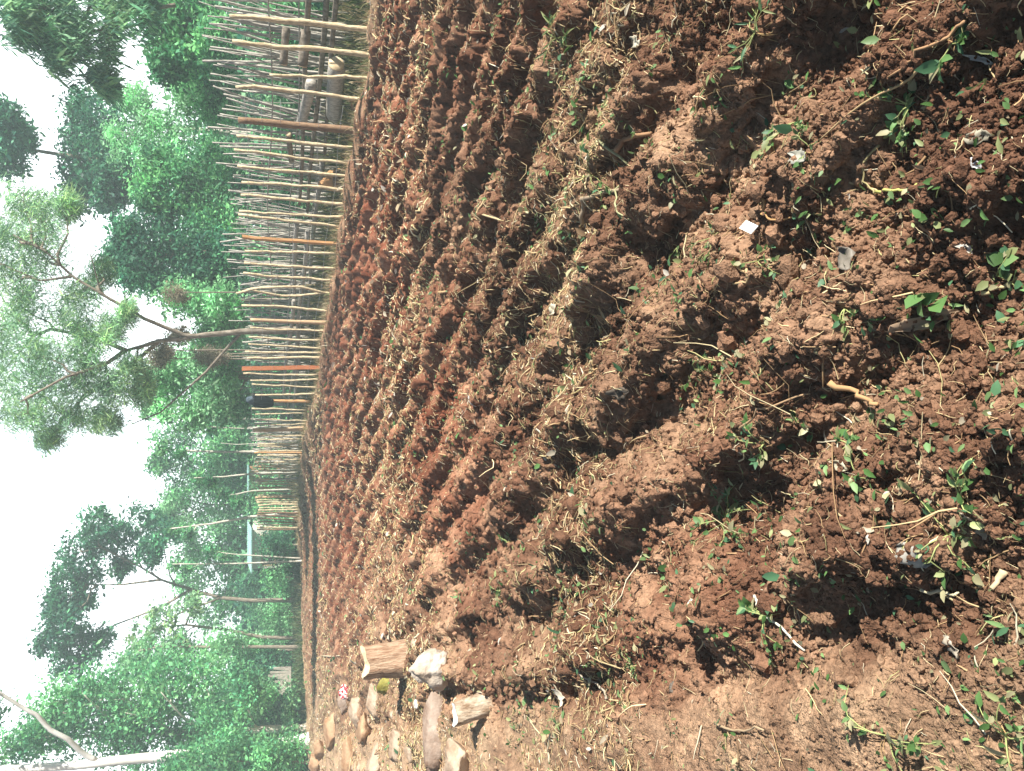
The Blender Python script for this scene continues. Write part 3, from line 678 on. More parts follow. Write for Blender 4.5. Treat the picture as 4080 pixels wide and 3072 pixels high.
for j in range(2):
    mb = MB(); P = np.array([[*ST(s, cB - .4), .9 + j * .45 + .05 * math.sin(s)] for s in np.arange(8, 34, 1.0)]); mb.tube(P - B0, .014, 6, jit=.1); mb.build('rail', M_grey, brush)
for i in range(9):
    layer = i // 3; s0 = rng.uniform(5.5, 9.0) + (i % 3) * 5.5; L = rng.uniform(5.5, 8.0); t = FC + 1.25 + (i % 2) * .2 + rng.uniform(-.05, .05); z = .42 + layer * .17 + rng.uniform(-.03, .03)
    ss = np.linspace(s0, s0 + L, 12); mb = MB()
    P = np.array([[*ST(s, t + .04 * math.sin(s * 1.3 + i)), z + np.interp(s, [10, 19, 24, 34], [0, .05, .2, .1]) + .03 * math.sin(s * .9 + i)] for s in ss])
    mb.tube(P, np.linspace(.05, .03, 12), 8, jit=.05); o = mb.build('long_pole', M_grey if i % 3 else M_bark, loc=P[0])
    tag(o, 'long dark pole lying lengthwise in the stack behind the stick fence', 'pole', 'poles stacked behind the stick fence')
def log(x0, y0, x1, y1, off, r, label, m=M_bark, mc=M_cut):
    a = PL(x0, y0, FC + off); b = PL(x1, y1, FC + off + .3); 
    for q in (a, b): q[2] = max(q[2], hz(q[0], q[1]) + r * .8)
    e = empty('cut_log', a, label, 'log', 'logs lying behind the fence'); mb = MB(); P = np.array([a + (b - a) * u for u in np.linspace(0, 1, 7)])
    mb.tube(P - a, r, 12, jit=.05); mb.build('bark', m, e)
    d = (a - b) / np.linalg.norm(a - b); mc_ = MB(); mc_.tube([d * .001, d * .012], [r * .93, r * .90], 12); mc_.build('cut_end', mc, e)
log(1340, 255, 1330, 460, .8, .13, 'thick grey log with a cream cut end lying in grass behind the fence', M_grey)
log(1205, 262, 1220, 120, 1.0, .075, 'log with an orange cut end resting on the pole stack')
log(1130, 255, 1140, 110, 1.25, .06, 'thin log with a cream cut end atop the pole stack')
log(1150, 536, 1160, 640, 1.2, .05, 'slim log end showing just past the thick brown post')
log(1240, 330, 1200, 500, 1.0, .09, 'grey weathered log propped aslant by the pole stack', M_grey, M_grey)
# split orange stump between two stakes
c = PL(1290, 715, FC + .9); e = empty('split_stump', (c[0], c[1], hz(c[0], c[1])), 'freshly split orange stump block behind the fence sticks', 'stump'); mb = MB()
for k, (dx, h, rr) in enumerate(((-.07, .52, .12), (.09, .38, .13))):
    V, T = lump(ICO3, 60 + k, .18, 1.5, 5, .1); V = V * [rr, rr, h / 2]; mb.add(V + [dx, 0, h / 2 - .03], None, T)
mb.build('wood', M_orange, e, smooth=False); mb = MB(); mb.tube([[0, 0, -.03], [0, .0, .25]], [.23, .20], 10, jit=.08); mb.build('bark', M_brown, e)
# ------------------------------------------------------------------ jacket on its post
pt = PL(985, 1595, FC); J = empty('jacket', (pt[0], pt[1], pt[2] - .62), 'black jacket with slate hood draped over the orange fence post', 'jacket')
ax = np.array([EV[0], EV[1], 0]); ay = np.array([NV[0], NV[1], 0]); ax = ax * math.cos(.9) - ay * math.sin(.9); ay = np.cross([0, 0, 1], ax)
def drape(zs, ws, ds, cx, k=28, f=.12, ph=0):
    V = []
    for i, (z, w, d) in enumerate(zip(zs, ws, ds)):
        for j in range(k):
            a = j * 6.2832 / k; g = 1 + f * math.sin(5 * a + ph + z * 3) * min(1, i / 3) + .04 * rng.normal()
            V.append(ax * (w * math.cos(a) * g + cx[i]) + ay * (d * math.sin(a) * g) + np.array([0, 0, z]))
    n = len(zs); q = [[i * k + j, i * k + (j + 1) % k, (i + 1) * k + (j + 1) % k, (i + 1) * k + j] for i in range(n - 1) for j in range(k)]
    mb = MB(); V = np.array(V); mb.add(np.vstack([V, V[-k:].mean(0)]), q, [[(n - 1) * k + j, (n - 1) * k + (j + 1) % k, n * k] for j in range(k)]); return mb
drape([-.06, .0, .10, .22, .34, .46, .52], [.075, .11, .145, .155, .15, .135, .10], [.07, .09, .10, .10, .10, .09, .07], [.07, .05, .02, 0, 0, 0, 0]).build('body', M_jacket, J)
drape([.44, .50, .56, .62, .655], [.135, .13, .105, .075, .03], [.10, .10, .09, .07, .03], [.0, .0, -.01, -.015, -.015], f=.06).build('hood', M_hood, J)
for sg in (-1, 1):
    mb = MB(); P = np.array([ax * sg * x + ay * .03 + np.array([0, 0, z]) for x, z in ((.09, .47), (.14, .40), (.165, .29), (.17, .17), (.155, .07 - .09 * sg))]); mb.tube(P, [.045, .052, .048, .042, .034], 12, jit=.07); mb.build('sleeve', M_jacket, J)
# ------------------------------------------------------------------ grass at the fence foot
def grass(name, label, sfun, n, hts, pal, wbase=.006):
    s, t = sfun(n); P = np.stack([EV[0] * s + NV[0] * t, EV[1] * s + NV[1] * t], -1)
    z = HS(P[:, 0], P[:, 1]); B = np.column_stack([P, z - .01]); h = hts * np.exp(rng.normal(0, .4, n)); a = rng.uniform(0, 6.28, n); ln = np.abs(rng.normal(0, .6, n))
    d = np.stack([np.cos(a) * ln, np.sin(a) * ln, np.ones(n)], -1); sd = np.stack([-np.sin(a), np.cos(a), 0 * a], -1)
    w = wbase * rng.uniform(.6, 1.5, n)
    m1 = B + d * (h * .55)[:, None]; tip = B + d * (h * .9)[:, None] + np.stack([np.cos(a), np.sin(a), -.2 + 0 * a], -1) * (h * .3 * ln)[:, None]
    V = np.stack([B - sd * w[:, None], B + sd * w[:, None], m1 + sd * w[:, None] * .8, m1 - sd * w[:, None] * .8, tip], 1).reshape(-1, 3)
    o = (np.arange(n) * 5)[:, None]; c = pal[rng.integers(0, len(pal), n)] * np.exp(rng.normal(0, .2, (n, 1)))
    ob = mk(name, V, [np.array([[0, 1, 2, 3]]) + o, np.array([[3, 2, 4]]) + o], M_weed, col=np.repeat(c, 5, 0)); tag(ob, label, 'grass', kind='stuff')
GP = np.array([[.24, .22, .10], [.36, .30, .17], [.14, .19, .07], [.28, .20, .12], [.44, .37, .24]])
grass('fence_grass', 'dry yellow green grass along the foot of the stick fence', lambda n: (rng.uniform(7, 37, n), FC + .5 + rng.normal(0, .38, n)), 15000, .12, GP)
grass('meadow_grass', 'rough grass and litter on the ground beyond the stick fence', lambda n: (rng.uniform(5, 40, n), FC + rng.uniform(.8, 8, n)), 26000, .28, np.array([[.10, .14, .05], [.20, .20, .09], [.30, .24, .13], [.06, .10, .03]]), .010)
def border(n):
    x = rng.uniform(-25, -4, n); y = edge_y(x) + np.abs(rng.normal(.2, 2.2, n)); return x * EV[0] + y * EV[1], x * NV[0] + y * NV[1]
grass('border_grass', 'rank shaded grass and weeds along the far edge of the plot', border, 22000, .26, np.array([[.07, .13, .05], [.12, .18, .07], [.20, .20, .10], [.05, .10, .04]]), .016)
# ------------------------------------------------------------------ trees
def rnd_unit(n):
    v = rng.normal(0, 1, (n, 3)); return v / np.linalg.norm(v, axis=1)[:, None]
def foliage(blobs, n_per, size, pal, droop=.2, asp=.45, clumps=14, spread=.36, needle=False):
    """blobs: list of (centre, radii). Returns an MB of leaf faces, and clump centres."""
    Ps, Cs, CC = [], [], []
    for c, r in blobs:
        k = clumps; cc = c + rnd_unit(k) * (rng.uniform(.35, 1.0, (k, 1)) ** .6) * r * .85; CC.append(cc)
        n = n_per; idx = rng.integers(0, k, n); ct = np.exp(rng.normal(-.05, .34, (k, 1))); ch = rng.integers(0, len(pal), k)
        Ps.append(cc[idx] + rng.normal(0, 1, (n, 3)) * r * spread * np.array([1, 1, .75]))
        pick = np.where(rng.uniform(0, 1, n) < .6, ch[idx], rng.integers(0, len(pal), n))
        Cs.append(pal[pick] * ct[idx] * np.exp(rng.normal(0, .2, (n, 1))))
    P = np.vstack(Ps); c = np.vstack(Cs); n = len(P)
    d = rnd_unit(n); d[:, 2] = d[:, 2] * (.7 if droop < .5 else .5) - droop; d /= np.linalg.norm(d, axis=1)[:, None]
    sd = np.cross(d, rnd_unit(n)); sd /= np.linalg.norm(sd, axis=1)[:, None] + 1e-9
    L = size * np.exp(rng.normal(0, .3, n))[:, None]
    P = P + 0; m = P + d * L * .5
    V = np.stack([P, m + sd * L * asp * .5, P + d * L, m - sd * L * asp * .5], 1).reshape(-1, 3)
    mb = MB(); mb.add(V, np.arange(n * 4).reshape(-1, 4), None, np.repeat(c, 4, 0)); return mb, np.vstack(CC)
def B(x, y, rx, ry, dep):
    c = D(x, y, dep); k = np.linalg.norm(c - [0, 0, CAMH]) / F * .98
    return c, np.array([ry * k, (rx + ry) / 2 * k, rx * k])
PAL = {
 'euc': np.array([[.075, .13, .07], [.11, .17, .085], [.15, .20, .09], [.055, .105, .065]]),
 'dark': np.array([[.028, .075, .040], [.040, .10, .048], [.055, .13, .055], [.02, .055, .035]]),
 'mid': np.array([[.055, .14, .060], [.085, .18, .07], [.04, .105, .05], [.12, .21, .08]]),
 'pale': np.array([[.12, .21, .09], [.17, .26, .12], [.085, .16, .075], [.21, .28, .15]]),
 'airy': np.array([[.085, .12, .065], [.12, .16, .08], [.07, .10, .06], [.17, .19, .08]]),
 'tan': np.array([[.34, .29, .20], [.26, .22, .15], [.42, .37, .28]]),
}
for k_ in ('euc', 'dark', 'mid', 'pale', 'airy'): PAL[k_] = PAL[k_] * (2.0 if k_ == 'dark' else 2.6 if k_ == 'airy' else 1.8) * np.array([1.10, 1.45, 1.55])
def tree(name, label, base, trunk, tr, blobs, dep, pal, n_per=1500, size=.16, bark=M_bark, droop=.25, asp=.45, limbs=(), cl=14, spread=.36, cat='tree', group=None, br=True, flip=None):
    """base: ground pixel (x, y) at depth dep; trunk: list of pixels up the stem; limbs: (pixels, r0, r1)."""
    g = D(base[0], base[1], dep); g[2] = hz(g[0], g[1]); e = empty(name, g, label, cat, group)
    tp = [g - [0, 0, .1]] + [D(x, y, dep) for x, y in trunk]
    tp = np.array(tp); n = len(tp); u = np.linspace(0, n - 1, (n - 1) * 4 + 1); P = np.stack([np.interp(u, np.arange(n), tp[:, i]) for i in range(3)], -1)
    P[1:] += np.cumsum(rng.normal(0, tr * .12, (len(P) - 1, 3)), 0) * .5
    mb = MB(); rad = np.linspace(tr, tr * .35, len(P)); rad[0] *= 1.35; mb.tube(P - g, rad, 9, jit=.05)
    att = [P]
    for pts, r0, r1 in limbs:
        q = np.array([D(x, y, dep + dz) for x, y, dz in pts]); m = len(q); uu = np.linspace(0, m - 1, (m - 1) * 4 + 1); Q = np.stack([np.interp(uu, np.arange(m), q[:, i]) for i in range(3)], -1)
        Q[1:] += np.cumsum(rng.normal(0, r0 * .08, (len(Q) - 1, 3)), 0); mb.tube(Q - g, np.linspace(r0, r1, len(Q)), 7); att.append(Q)
    bl = [B(x, y, rx, ry, dep + rng.uniform(-.05, .05) * dep * .5) for x, y, rx, ry in blobs]
    fm = None
    if bl:
        fm, CC = foliage(bl, n_per, size, PAL[pal], droop, asp, cl, spread)
        fm.v = [v - g for v in fm.v]
        if br:
            AT = np.vstack(att)
            for i, (c, r) in enumerate(bl):
                low = AT[AT[:, 2] < max(c[2] + .1 * r[2], P[2, 2])] if len(att) > 1 else P[P[:, 2] < max(c[2] - .2 * r[2], P[2, 2])]; low = low if len(low) else P[:2]
                a = low[np.argmin(np.linalg.norm(low - c, axis=1) + .6 * np.abs(low[:, 2] - (c[2] - r[2])))]
                mid = a * .5 + c * .5 + rng.normal(0, .15, 3) * np.linalg.norm(c - a) * .4; q = np.array([a, a * .7 + mid * .3 + [0, 0, .1], mid, c])
                mb.tube(q - g, np.linspace(min(tr * .40, .055), min(tr * .12, .02), 4), 6)
                for j in range(5):
                    cc = CC[i * cl + rng.integers(0, cl)]; s0 = mid + (c - mid) * rng.uniform(.2, 1)
                    mb.tube(np.array([s0, (s0 + cc) / 2 + rng.normal(0, .08, 3), cc]) - g, [tr * .12, tr * .08, tr * .04], 4)
    mb.build('trunk', bark, e)
    if fm: fm.build('crown', M_leaf, e, smooth=False)
    return e
tree('gum_tree', 'tall gum tree with drooping narrow leaves leaning in over the fence', (1330, -330), [(900, -300), (600, -200), (420, -60)], .22,
     [(180, 60, 150, 120), (330, 130, 140, 120), (300, 250, 110, 100), (480, 70, 130, 90), (110, -60, 150, 120), (420, -50, 150, 100), (400, 330, 55, 50), (200, 160, 120, 80), (560, 20, 60, 60), (60, 90, 60, 90)], 19, 'euc', 1500, .20, droop=.9, asp=.17,
     limbs=[([(700, 20, 0), (640, 30, 0), (560, 30, 0), (480, 70, 0)], .05, .02)], cl=22, spread=.2)
tree('slender_tree', 'slender tall tree whose thin stem shows against the sky between two crowns', (1200, 660), [(700, 650), (400, 640), (262, 620), (160, 605), (60, 595)], .13,
     [(350, 450, 70, 80), (340, 570, 75, 95), (310, 680, 60, 80), (330, 780, 60, 70), (420, 520, 90, 100), (430, 650, 80, 80), (440, 800, 60, 50), (40, 520, 70, 60), (30, 640, 60, 55), (85, 550, 50, 50), (10, 450, 60, 50), (500, 720, 60, 60)], 33, 'dark', 1700, .17, cl=18)
tree('blue_gum_tree', 'grey green gum tree in front of the slender stem', (1250, 540), [(900, 528), (700, 515), (570, 500)], .14,
     [(560, 480, 100, 100), (500, 560, 90, 90), (600, 610, 90, 110), (670, 540, 90, 80), (540, 400, 70, 60), (700, 640, 70, 80)], 30, 'pale', 1500, .15, bark=M_paleb, droop=.5, asp=.3, cl=18, spread=.24)
tree('mango_tree', 'dark broad leaved tree close behind the nearest fence sticks', (1300, 120), [(1000, 120), (820, 120)], .18,
     [(690, 120, 90, 110), (760, 200, 90, 100), (720, 30, 90, 90), (650, 240, 60, 55), (820, 60, 90, 100), (660, 60, 60, 60), (860, 180, 80, 100)], 23, 'mid', 2300, .14, asp=.5)
tree('bushy_tree', 'soft green bushy tree between the mango and the brown post', (1280, 350), [(1000, 350), (850, 360)], .12,
     [(740, 330, 70, 80), (770, 410, 80, 80), (840, 310, 80, 90), (870, 440, 70, 90), (900, 350, 70, 80)], 25, 'pale', 1800, .12)
tree('rounded_tree', 'rounded bright green tree rising behind the middle of the near fence', (1280, 750), [(1000, 745), (850, 740), (740, 730)], .16,
     [(640, 730, 90, 90), (740, 680, 100, 100), (850, 640, 85, 100), (690, 830, 90, 70), (800, 770, 100, 100), (890, 880, 85, 90), (900, 750, 80, 90), (580, 780, 50, 60), (620, 640, 60, 50)], 27, 'mid', 2300, .13)
tree('evergreen_tree', 'dark dense evergreen tree beside the feathery tree', (1260, 1010), [(1000, 1000), (800, 1010), (650, 1020)], .17,
     [(530, 1090, 75, 65), (560, 1010, 80, 90), (640, 950, 110, 90), (740, 970, 110, 100), (630, 1110, 80, 60), (840, 960, 100, 100), (880, 1100, 90, 90), (760, 1110, 80, 60), (480, 1010, 60, 60), (500, 930, 60, 60), (900, 1010, 60, 80)], 26, 'dark', 2400, .13)
tree('feathery_tree', 'tall feathery tree with forked grey limbs filling the middle of the view', (1260, 1312), [(1100, 1318), (963, 1325), (800, 1340), (637, 1359), (500, 1395)], .105,
     [(90, 800, 80, 70), (180, 880, 80, 80), (260, 820, 50, 50), (60, 950, 80, 80), (180, 1040, 100, 100), (60, 1120, 90, 90), (300, 1170, 90, 70), (120, 1250, 90, 90), (390, 1090, 60, 55), (290, 1290, 80, 70), (60, 1400, 90, 90), (200, 1430, 90, 80), (340, 1400, 70, 70), (430, 1320, 60, 60), (100, 1540, 100, 80), (250, 1560, 100, 80), (370, 1500, 80, 70), (110, 1660, 90, 60), (300, 1660, 90, 55), (450, 1560, 70, 80), (520, 1470, 60, 60), (420, 1680, 60, 50), (180, 1740, 60, 50), (560, 1560, 50, 60), (500, 1250, 40, 50), (-40, 1000, 80, 120), (-40, 1300, 80, 120), (-40, 1560, 80, 120)], 21, 'airy', 2300, .15, droop=.55, asp=.10, cl=30, spread=.30,
     limbs=[([(800, 1340, 0), (732, 1336, 0), (576, 1271, -.3), (434, 1190, -.5), (285, 1102, -.6), (176, 1000, -.8), (40, 930, -1)], .06, .015),
            ([(500, 1395, 0), (380, 1346, .3), (203, 1312, .5), (136, 1339, .6), (0, 1495, .8)], .06, .015), ([(136, 1339, .6), (88, 1285, .6), (0, 1230, .6)], .045, .015),
            ([(500, 1395, 0), (420, 1450, -.4), (260, 1500, -.8), (80, 1600, -1)], .06, .015), ([(434, 1190, -.5), (400, 1160, -.5), (360, 1010, -1)], .03, .01), ([(960, 1326, 0), (820, 1480, .8), (640, 1640, 1.4), (520, 1690, 1.6)], .04, .012),
            ([(637, 1359, 0), (540, 1440, .6), (330, 1590, 1.0), (200, 1720, 1.2)], .05, .015), ([(285, 1102, -.6), (160, 1120, -.6), (20, 1060, -.6)], .035, .012)])
tree('light_green_tree', 'light green leafy tree just past the feathery tree trunk', (1250, 1500), [(1000, 1500), (850, 1490), (720, 1490)], .14,
     [(720, 1500, 90, 90), (820, 1420, 100, 90), (640, 1580, 80, 80), (850, 1560, 90, 90), (760, 1640, 80, 70), (910, 1450, 70, 80), (920, 1620, 70, 80), (650, 1480, 60, 60)], 27, 'pale', 2000, .13)
tree('shaggy_bush', 'shaggy pale bush behind the bowed fence stick', (1260, 1200), [(1000, 1200), (800, 1200)], .10,
     [(700, 1190, 90, 70), (790, 1230, 90, 80), (880, 1210, 80, 80), (930, 1300, 60, 80), (840, 1330, 70, 60)], 25, 'pale', 1900, .12)
for i, (x, y) in enumerate(((630, 1395), (700, 1330), (690, 1165), (810, 1420), (620, 1430), (850, 1410))):
    tree('dry_fern', ['dried tan seed head bush just under the feathery fork', 'dried tan bush touching the feathery trunk', 'pale dried bush beside the evergreen', 'tan dried plume low by the light green tree', 'small dried plume below the fork', 'lowest dried plume behind the red timber post'][i], (1250, y), [(950, y), (x + 40, y)], .03, [(x, y, 38, 36), (x + 30, y + 8, 30, 28)], 22 + i * .3, 'tan', 900, .07, asp=.3, br=False, cat='plant', group='dried plumes above the fence')
for i, (t, b, r, lab) in enumerate((
    ((590, 1640), (1010, 1671), .055, 'pale bare trunk rising just past the black jacket'), ((775, 1690), (985, 1708), .03, 'thin grey leaning stem by the thick tan post'),
    ((640, 1790), (1010, 1800), .07, 'bright straight pale trunk above the slim orange post'), ((770, 1905), (1010, 1887), .05, 'grey slim trunk over the grey leaning post'),
    ((680, 2107), (1000, 2060), .07, 'grey slanting trunk at the far fence end'), ((870, 1975), (1010, 1955), .04, 'short forked pale trunk near the far fence end'),
    ((680, 2247), (1170, 2237), .055, 'slim pale trunk in front of the teal roof'), ((830, 2195), (1040, 2215), .04, 'forked white stem in front of the teal roof'), ((880, 1765), (1000, 1768), .03, 'short white stem left of the straight pale trunk'))):
    dep = 31 + i * .8
    tree('bare_tree', lab, (1240, b[1] + (b[1] - t[1]) * .4), [b, ((t[0] + b[0]) / 2, (t[1] + b[1]) / 2 + 4), t], r, [(t[0] + 10, t[1], 30, 26), (t[0] + 70, t[1] + 18, 24, 20)], dep, 'mid', 260, .15, bark=M_paleb, group='bare pale trunks behind the fence')
tree('hedge_tree', 'mid green leafy tree behind the dense far sticks', (1230, 1800), [(1000, 1800), (850, 1800)], .13,
     [(700, 1760, 80, 65), (820, 1820, 90, 80), (740, 1890, 70, 70), (880, 1900, 80, 80), (640, 1860, 45, 45), (920, 1780, 70, 80), (960, 1860, 60, 80)], 45, 'mid', 1700, .17)
tree('hazy_tree', 'bluish green tree standing where the far fence ends', (1220, 2020), [(1000, 2015), (850, 2010)], .14,
     [(690, 1990, 60, 55), (780, 2000, 90, 70), (880, 2060, 80, 70), (730, 2080, 80, 50), (650, 2050, 40, 40), (960, 1990, 60, 70), (830, 1940, 70, 60)], 47, 'pale', 1700, .17)
tree('backing_tree', 'pale broad tree closing the gap behind the teal roofed building', (1200, 2260), [(1050, 2260), (900, 2255)], .14,
     [(760, 2190, 70, 70), (850, 2240, 90, 80), (780, 2320, 75, 65), (900, 2130, 70, 60), (940, 2370, 70, 70), (850, 2440, 70, 60), (930, 2230, 60, 80), (1010, 2300, 60, 120)], 49, 'pale', 1600, .20)
tree('spreading_tree', 'large spreading tree with a thin curved stem and gaps of sky in its crown', (1190, 2392), [(1000, 2392), (880, 2382), (760, 2350), (640, 2310), (540, 2250)], .11,
     [(390, 2080, 70, 50), (310, 2190, 80, 70), (410, 2180, 85, 75), (265, 2310, 75, 65), (345, 2310, 75, 70), (470, 2140, 75, 60), (215, 2400, 50, 55), (260, 2470, 75, 55), (200, 2560, 55, 55), (300, 2570, 75, 65), (265, 2640, 75, 60), (390, 2560, 65, 60), (560, 2090, 75, 70), (650, 2130, 60, 60), (330, 2400, 45, 35), (480, 2260, 45, 40), (590, 2200, 50, 50)], 38, 'dark', 1050, .18, cl=16, spread=.27,
     limbs=[([(760, 2350, 0), (640, 2420, .5), (480, 2480, 1), (330, 2540, 1.4)], .07, .02), ([(640, 2310, 0), (480, 2330, .2), (350, 2330, .4)], .06, .02), ([(880, 2382, 0), (700, 2450, -.5), (560, 2560, -1)], .05, .02), ([(540, 2250, 0), (400, 2180, 0), (330, 2200, 0)], .05, .02)])
tree('twiggy_tree', 'dark stemmed twiggy tree with a side branch bent at a right angle', (1195, 2545), [(1040, 2540), (900, 2510), (740, 2490), (600, 2500)], .09,
     [(640, 2470, 60, 60), (560, 2540, 50, 60), (760, 2420, 70, 60), (700, 2560, 60, 60)], 36, 'airy', 900, .15, limbs=[([(740, 2490, 0), (760, 2440, 0), (700, 2400, 0)], .05, .02)], cl=18, spread=.2)
tree('leaning_tree', 'brown stemmed tree leaning beside the twiggy one', (1200, 2580), [(1050, 2578), (850, 2580), (650, 2580), (540, 2600)], .09,
     [(600, 2640, 90, 70), (700, 2620, 90, 70), (820, 2640, 90, 70), (520, 2650, 70, 60), (900, 2560, 60, 50)], 35, 'pale', 1500, .15)
tree('leafy_tree', 'tall leafy tree with a grey straight trunk at the rubble edge', (1222, 2905), [(1100, 2908), (960, 2915), (740, 2920), (540, 2925), (330, 2935)], .17,
     [(420, 2720, 110, 80), (260, 2790, 100, 80), (520, 2800, 110, 90), (350, 2880, 110, 90), (190, 2930, 100, 80), (640, 2700, 110, 85), (700, 2830, 120, 90), (560, 2960, 110, 80), (820, 2730, 110, 90), (880, 2860, 110, 90), (90, 2950, 80, 70), (950, 2760, 80, 80), (760, 2950, 100, 70), (480, 2890, 90, 70)], 31, 'mid', 2200, .15, bark=M_paleb,
     limbs=[([(540, 2925, 0), (420, 2850, -.5), (330, 2760, -1)], .06, .02), ([(700, 2920, 0), (600, 2860, -.6), (500, 2840, -1)], .05, .015), ([(820, 2918, 0), (720, 2850, -.6), (640, 2760, -1)], .05, .015)])
tree('white_gum_tree', 'tall gum tree with a thick smooth white trunk at the picture edge', (1200, 2955), [(1050, 2975), (860, 2990), (580, 3012), (300, 3035), (0, 3052), (-200, 3060)], .26,
     [(790, 3040, 80, 50), (880, 3030, 80, 60), (1000, 3020, 80, 70), (-80, 2820, 70, 90), (-90, 3020, 60, 80)], 29, 'mid', 1500, .16, bark=M_white,
     limbs=[([(380, 3028, 0), (330, 3000, -.1), (270, 2945, -.3), (200, 2905, -.4), (150, 2850, -.5), (100, 2825, -.6), (0, 2765, -.8), (-60, 2740, -.9)], .10, .05)])
tree('tall_bush', 'tall leafy bush hiding the foot of the thick white trunk', (1225, 3040), [(1100, 3035), (900, 3030)], .06, [(850, 3015, 110, 45), (1160, 3010, 60, 60), (1100, 3050, 80, 50), (980, 3030, 100, 50), (730, 3040, 80, 35), (1080, 3000, 80, 50), (930, 2960, 90, 45)], 27, 'mid', 1500, .12, cat='bush')
bl = [(1090, 2170, 80, 55, 38, 'small round bush at the near end of the field border'), (1105, 2300, 75, 70, 38, 'low green bush under the teal roof'), (1060, 2440, 110, 70, 39, 'bright green bush behind the curved stem'), (1110, 2500, 70, 50, 38, 'leafy low shrub between two dark stems'),
      (960, 2590, 100, 60, 37, 'tall bright green shrub behind the leaning stem'), (1020, 2660, 80, 60, 36, 'yellow green shrub above the pale plank fence'), (1000, 2790, 100, 80, 33, 'dark bush hanging over the plank fence'), (1120, 2840, 50, 60, 32, 'low yellow green bush at the ditch'), (1110, 3035, 70, 45, 30, 'bush with brown dry leaves in the last corner'), (990, 2330, 80, 60, 44, 'shaded shrub beside the pale building'), (1000, 2930, 90, 60, 33, 'leafy bush behind the straight grey trunk')]
for x, y, rx, ry, dep, lab in bl:
    tree('green_bush', lab, (1200, y), [(x + rx * .4, y)], .05, [(x, y, rx * .8, ry * .8), (x + rx * .5, y - ry * .4, rx * .5, ry * .6), (x + rx * .4, y + ry * .5, rx * .55, ry * .6)], dep, ['mid', 'pale', 'dark'][int(x + y) % 3] if 'bright' not in lab else 'pale', 1300, .12, cat='bush', group='bushes along the field border')
# thickets and the wood behind, too dense to count
def thicket(name, label, pts, n_per, size, pal):
    fm, _ = foliage(pts, n_per, size, pal, .2, .5, 12, .34); tag(fm.build(name, M_leaf, smooth=False), label, 'thicket', kind='stuff')
pts = []
for i in range(70):
    s = rng.uniform(6, 40); t = FC + rng.uniform(4.5, 9); q = ST(s, t); h = rng.uniform(.5, 1.3); pts.append((np.array([q[0], q[1], h]), np.array([1.0, 1.0, h])))
for i in range(75):
    x = rng.uniform(-24, -4.5)
    if -12.6 < x < -7.2: continue
    y = float(edge_y(x)) + rng.uniform(.2, 6); h = rng.uniform(.3, .6) + .22 * max(0, y - float(edge_y(x)) - 1); pts.append((np.array([x, y, h + .2]), np.array([1.2, 1.2, h])))
thicket('undergrowth', 'tangled green undergrowth behind both fences and along the far field edge', pts, 900, .14, np.vstack([PAL['mid'], PAL['pale'], PAL['dark']]))
pts = []
for i in range(150):
    a = rng.uniform(-.66, .72); r = rng.uniform(48, 66); top = 5.6 + 1.6 * math.sin(a * 9) + rng.uniform(-1, 1.2)
    if -.32 < a < -.12: top *= .85
    z = rng.uniform(.6, max(1.2, top - 1.4)); pts.append((np.array([r * math.sin(a), r * math.cos(a), z]), np.array([2.6, 2.6, 1.7])))
thicket('far_wood', 'dense distant wood closing the view behind the trees', pts, 1000, .34, np.vstack([PAL['mid'], PAL['dark'], PAL['pale']]))
# ------------------------------------------------------------------ pale building with a teal roof, clay hut wall, plank fence
def building(name, x0, x1, xw, y0, y1, dep, label, wallm, roofm):
    a = D(xw, y0, dep); b = D(xw, y1, dep); g0 = 0.3; zt = D(x1, y0, dep)[2]; zr = D(x0, y0, dep)[2]
    e = empty(name, ((a[0] + b[0]) / 2, dep, g0), label, 'building'); w = abs(a[0] - b[0]) / 2; h = zt - g0; dp = 2.2
    mb = MB(); mb.box((0, dp, h / 2 - .1), ((w, 0, 0), (0, dp, 0), (0, 0, h / 2 + .1))); mb.build('wall', wallm, e, smooth=False)
    mb = MB(); n = 40; V = []
    for i in range(n):
        X = -w * 1.12 + 2.24 * w * i / (n - 1); rp = .03 * (i % 2)
        V += [[X, -.4, h + .02 + rp], [X, dp, h + (zr - zt) + rp], [X, 2 * dp + .4, h + .02 + rp]]
    q = [[i * 3 + j, i * 3 + 3 + j, i * 3 + 4 + j, i * 3 + 1 + j] for i in range(n - 1) for j in (0, 1)]
    mb.add(V, q); o = mb.build('roof', roofm, e, smooth=False); md = o.modifiers.new('t', 'SOLIDIFY'); md.thickness = .05
    for X in (-w * .5, w * .35):
        mb = MB(); mb.box((X, -.012, h * .58), ((.38, 0, 0), (0, .012, 0), (0, 0, h * .2))); f = mb.build('window', M_tan, e, smooth=False)
        mb = MB(); mb.box((X, -.028, h * .58), ((.30, 0, 0), (0, .006, 0), (0, 0, h * .15))); mb.build('pane', M_black, f, smooth=False)
building('farm_building', 982, 1004, 1052, 2108, 2265, 42, 'low whitewashed building with a teal sheet roof beyond the field border', M_wallp, M_teal)
building('clay_hut', 975, 992, 1050, 1860, 1965, 44, 'small red clay hut with a pale roof glimpsed over the far fence', M_clay, M_teal)
PF = empty('plank_fence', D(1190, 2750, 33) * [1, 1, 0], 'short weathered grey plank fence under the dark bush', 'fence'); P0 = np.array(PF.location)
for y in np.arange(2660, 2860, 9):
    a = D(1160, y, 33 - (y - 2660) * .004); b = D(1080 + rng.uniform(-14, 34) + (y > 2760) * 14, y + rng.uniform(-7, 7), 33 - (y - 2660) * .004)
    mb = MB(); mb.box((a + b) / 2 - P0, ((.045, 0, 0), (0, .012, 0), tuple((b - a) / 2))); mb.build('plank', M_grey, PF, smooth=False)
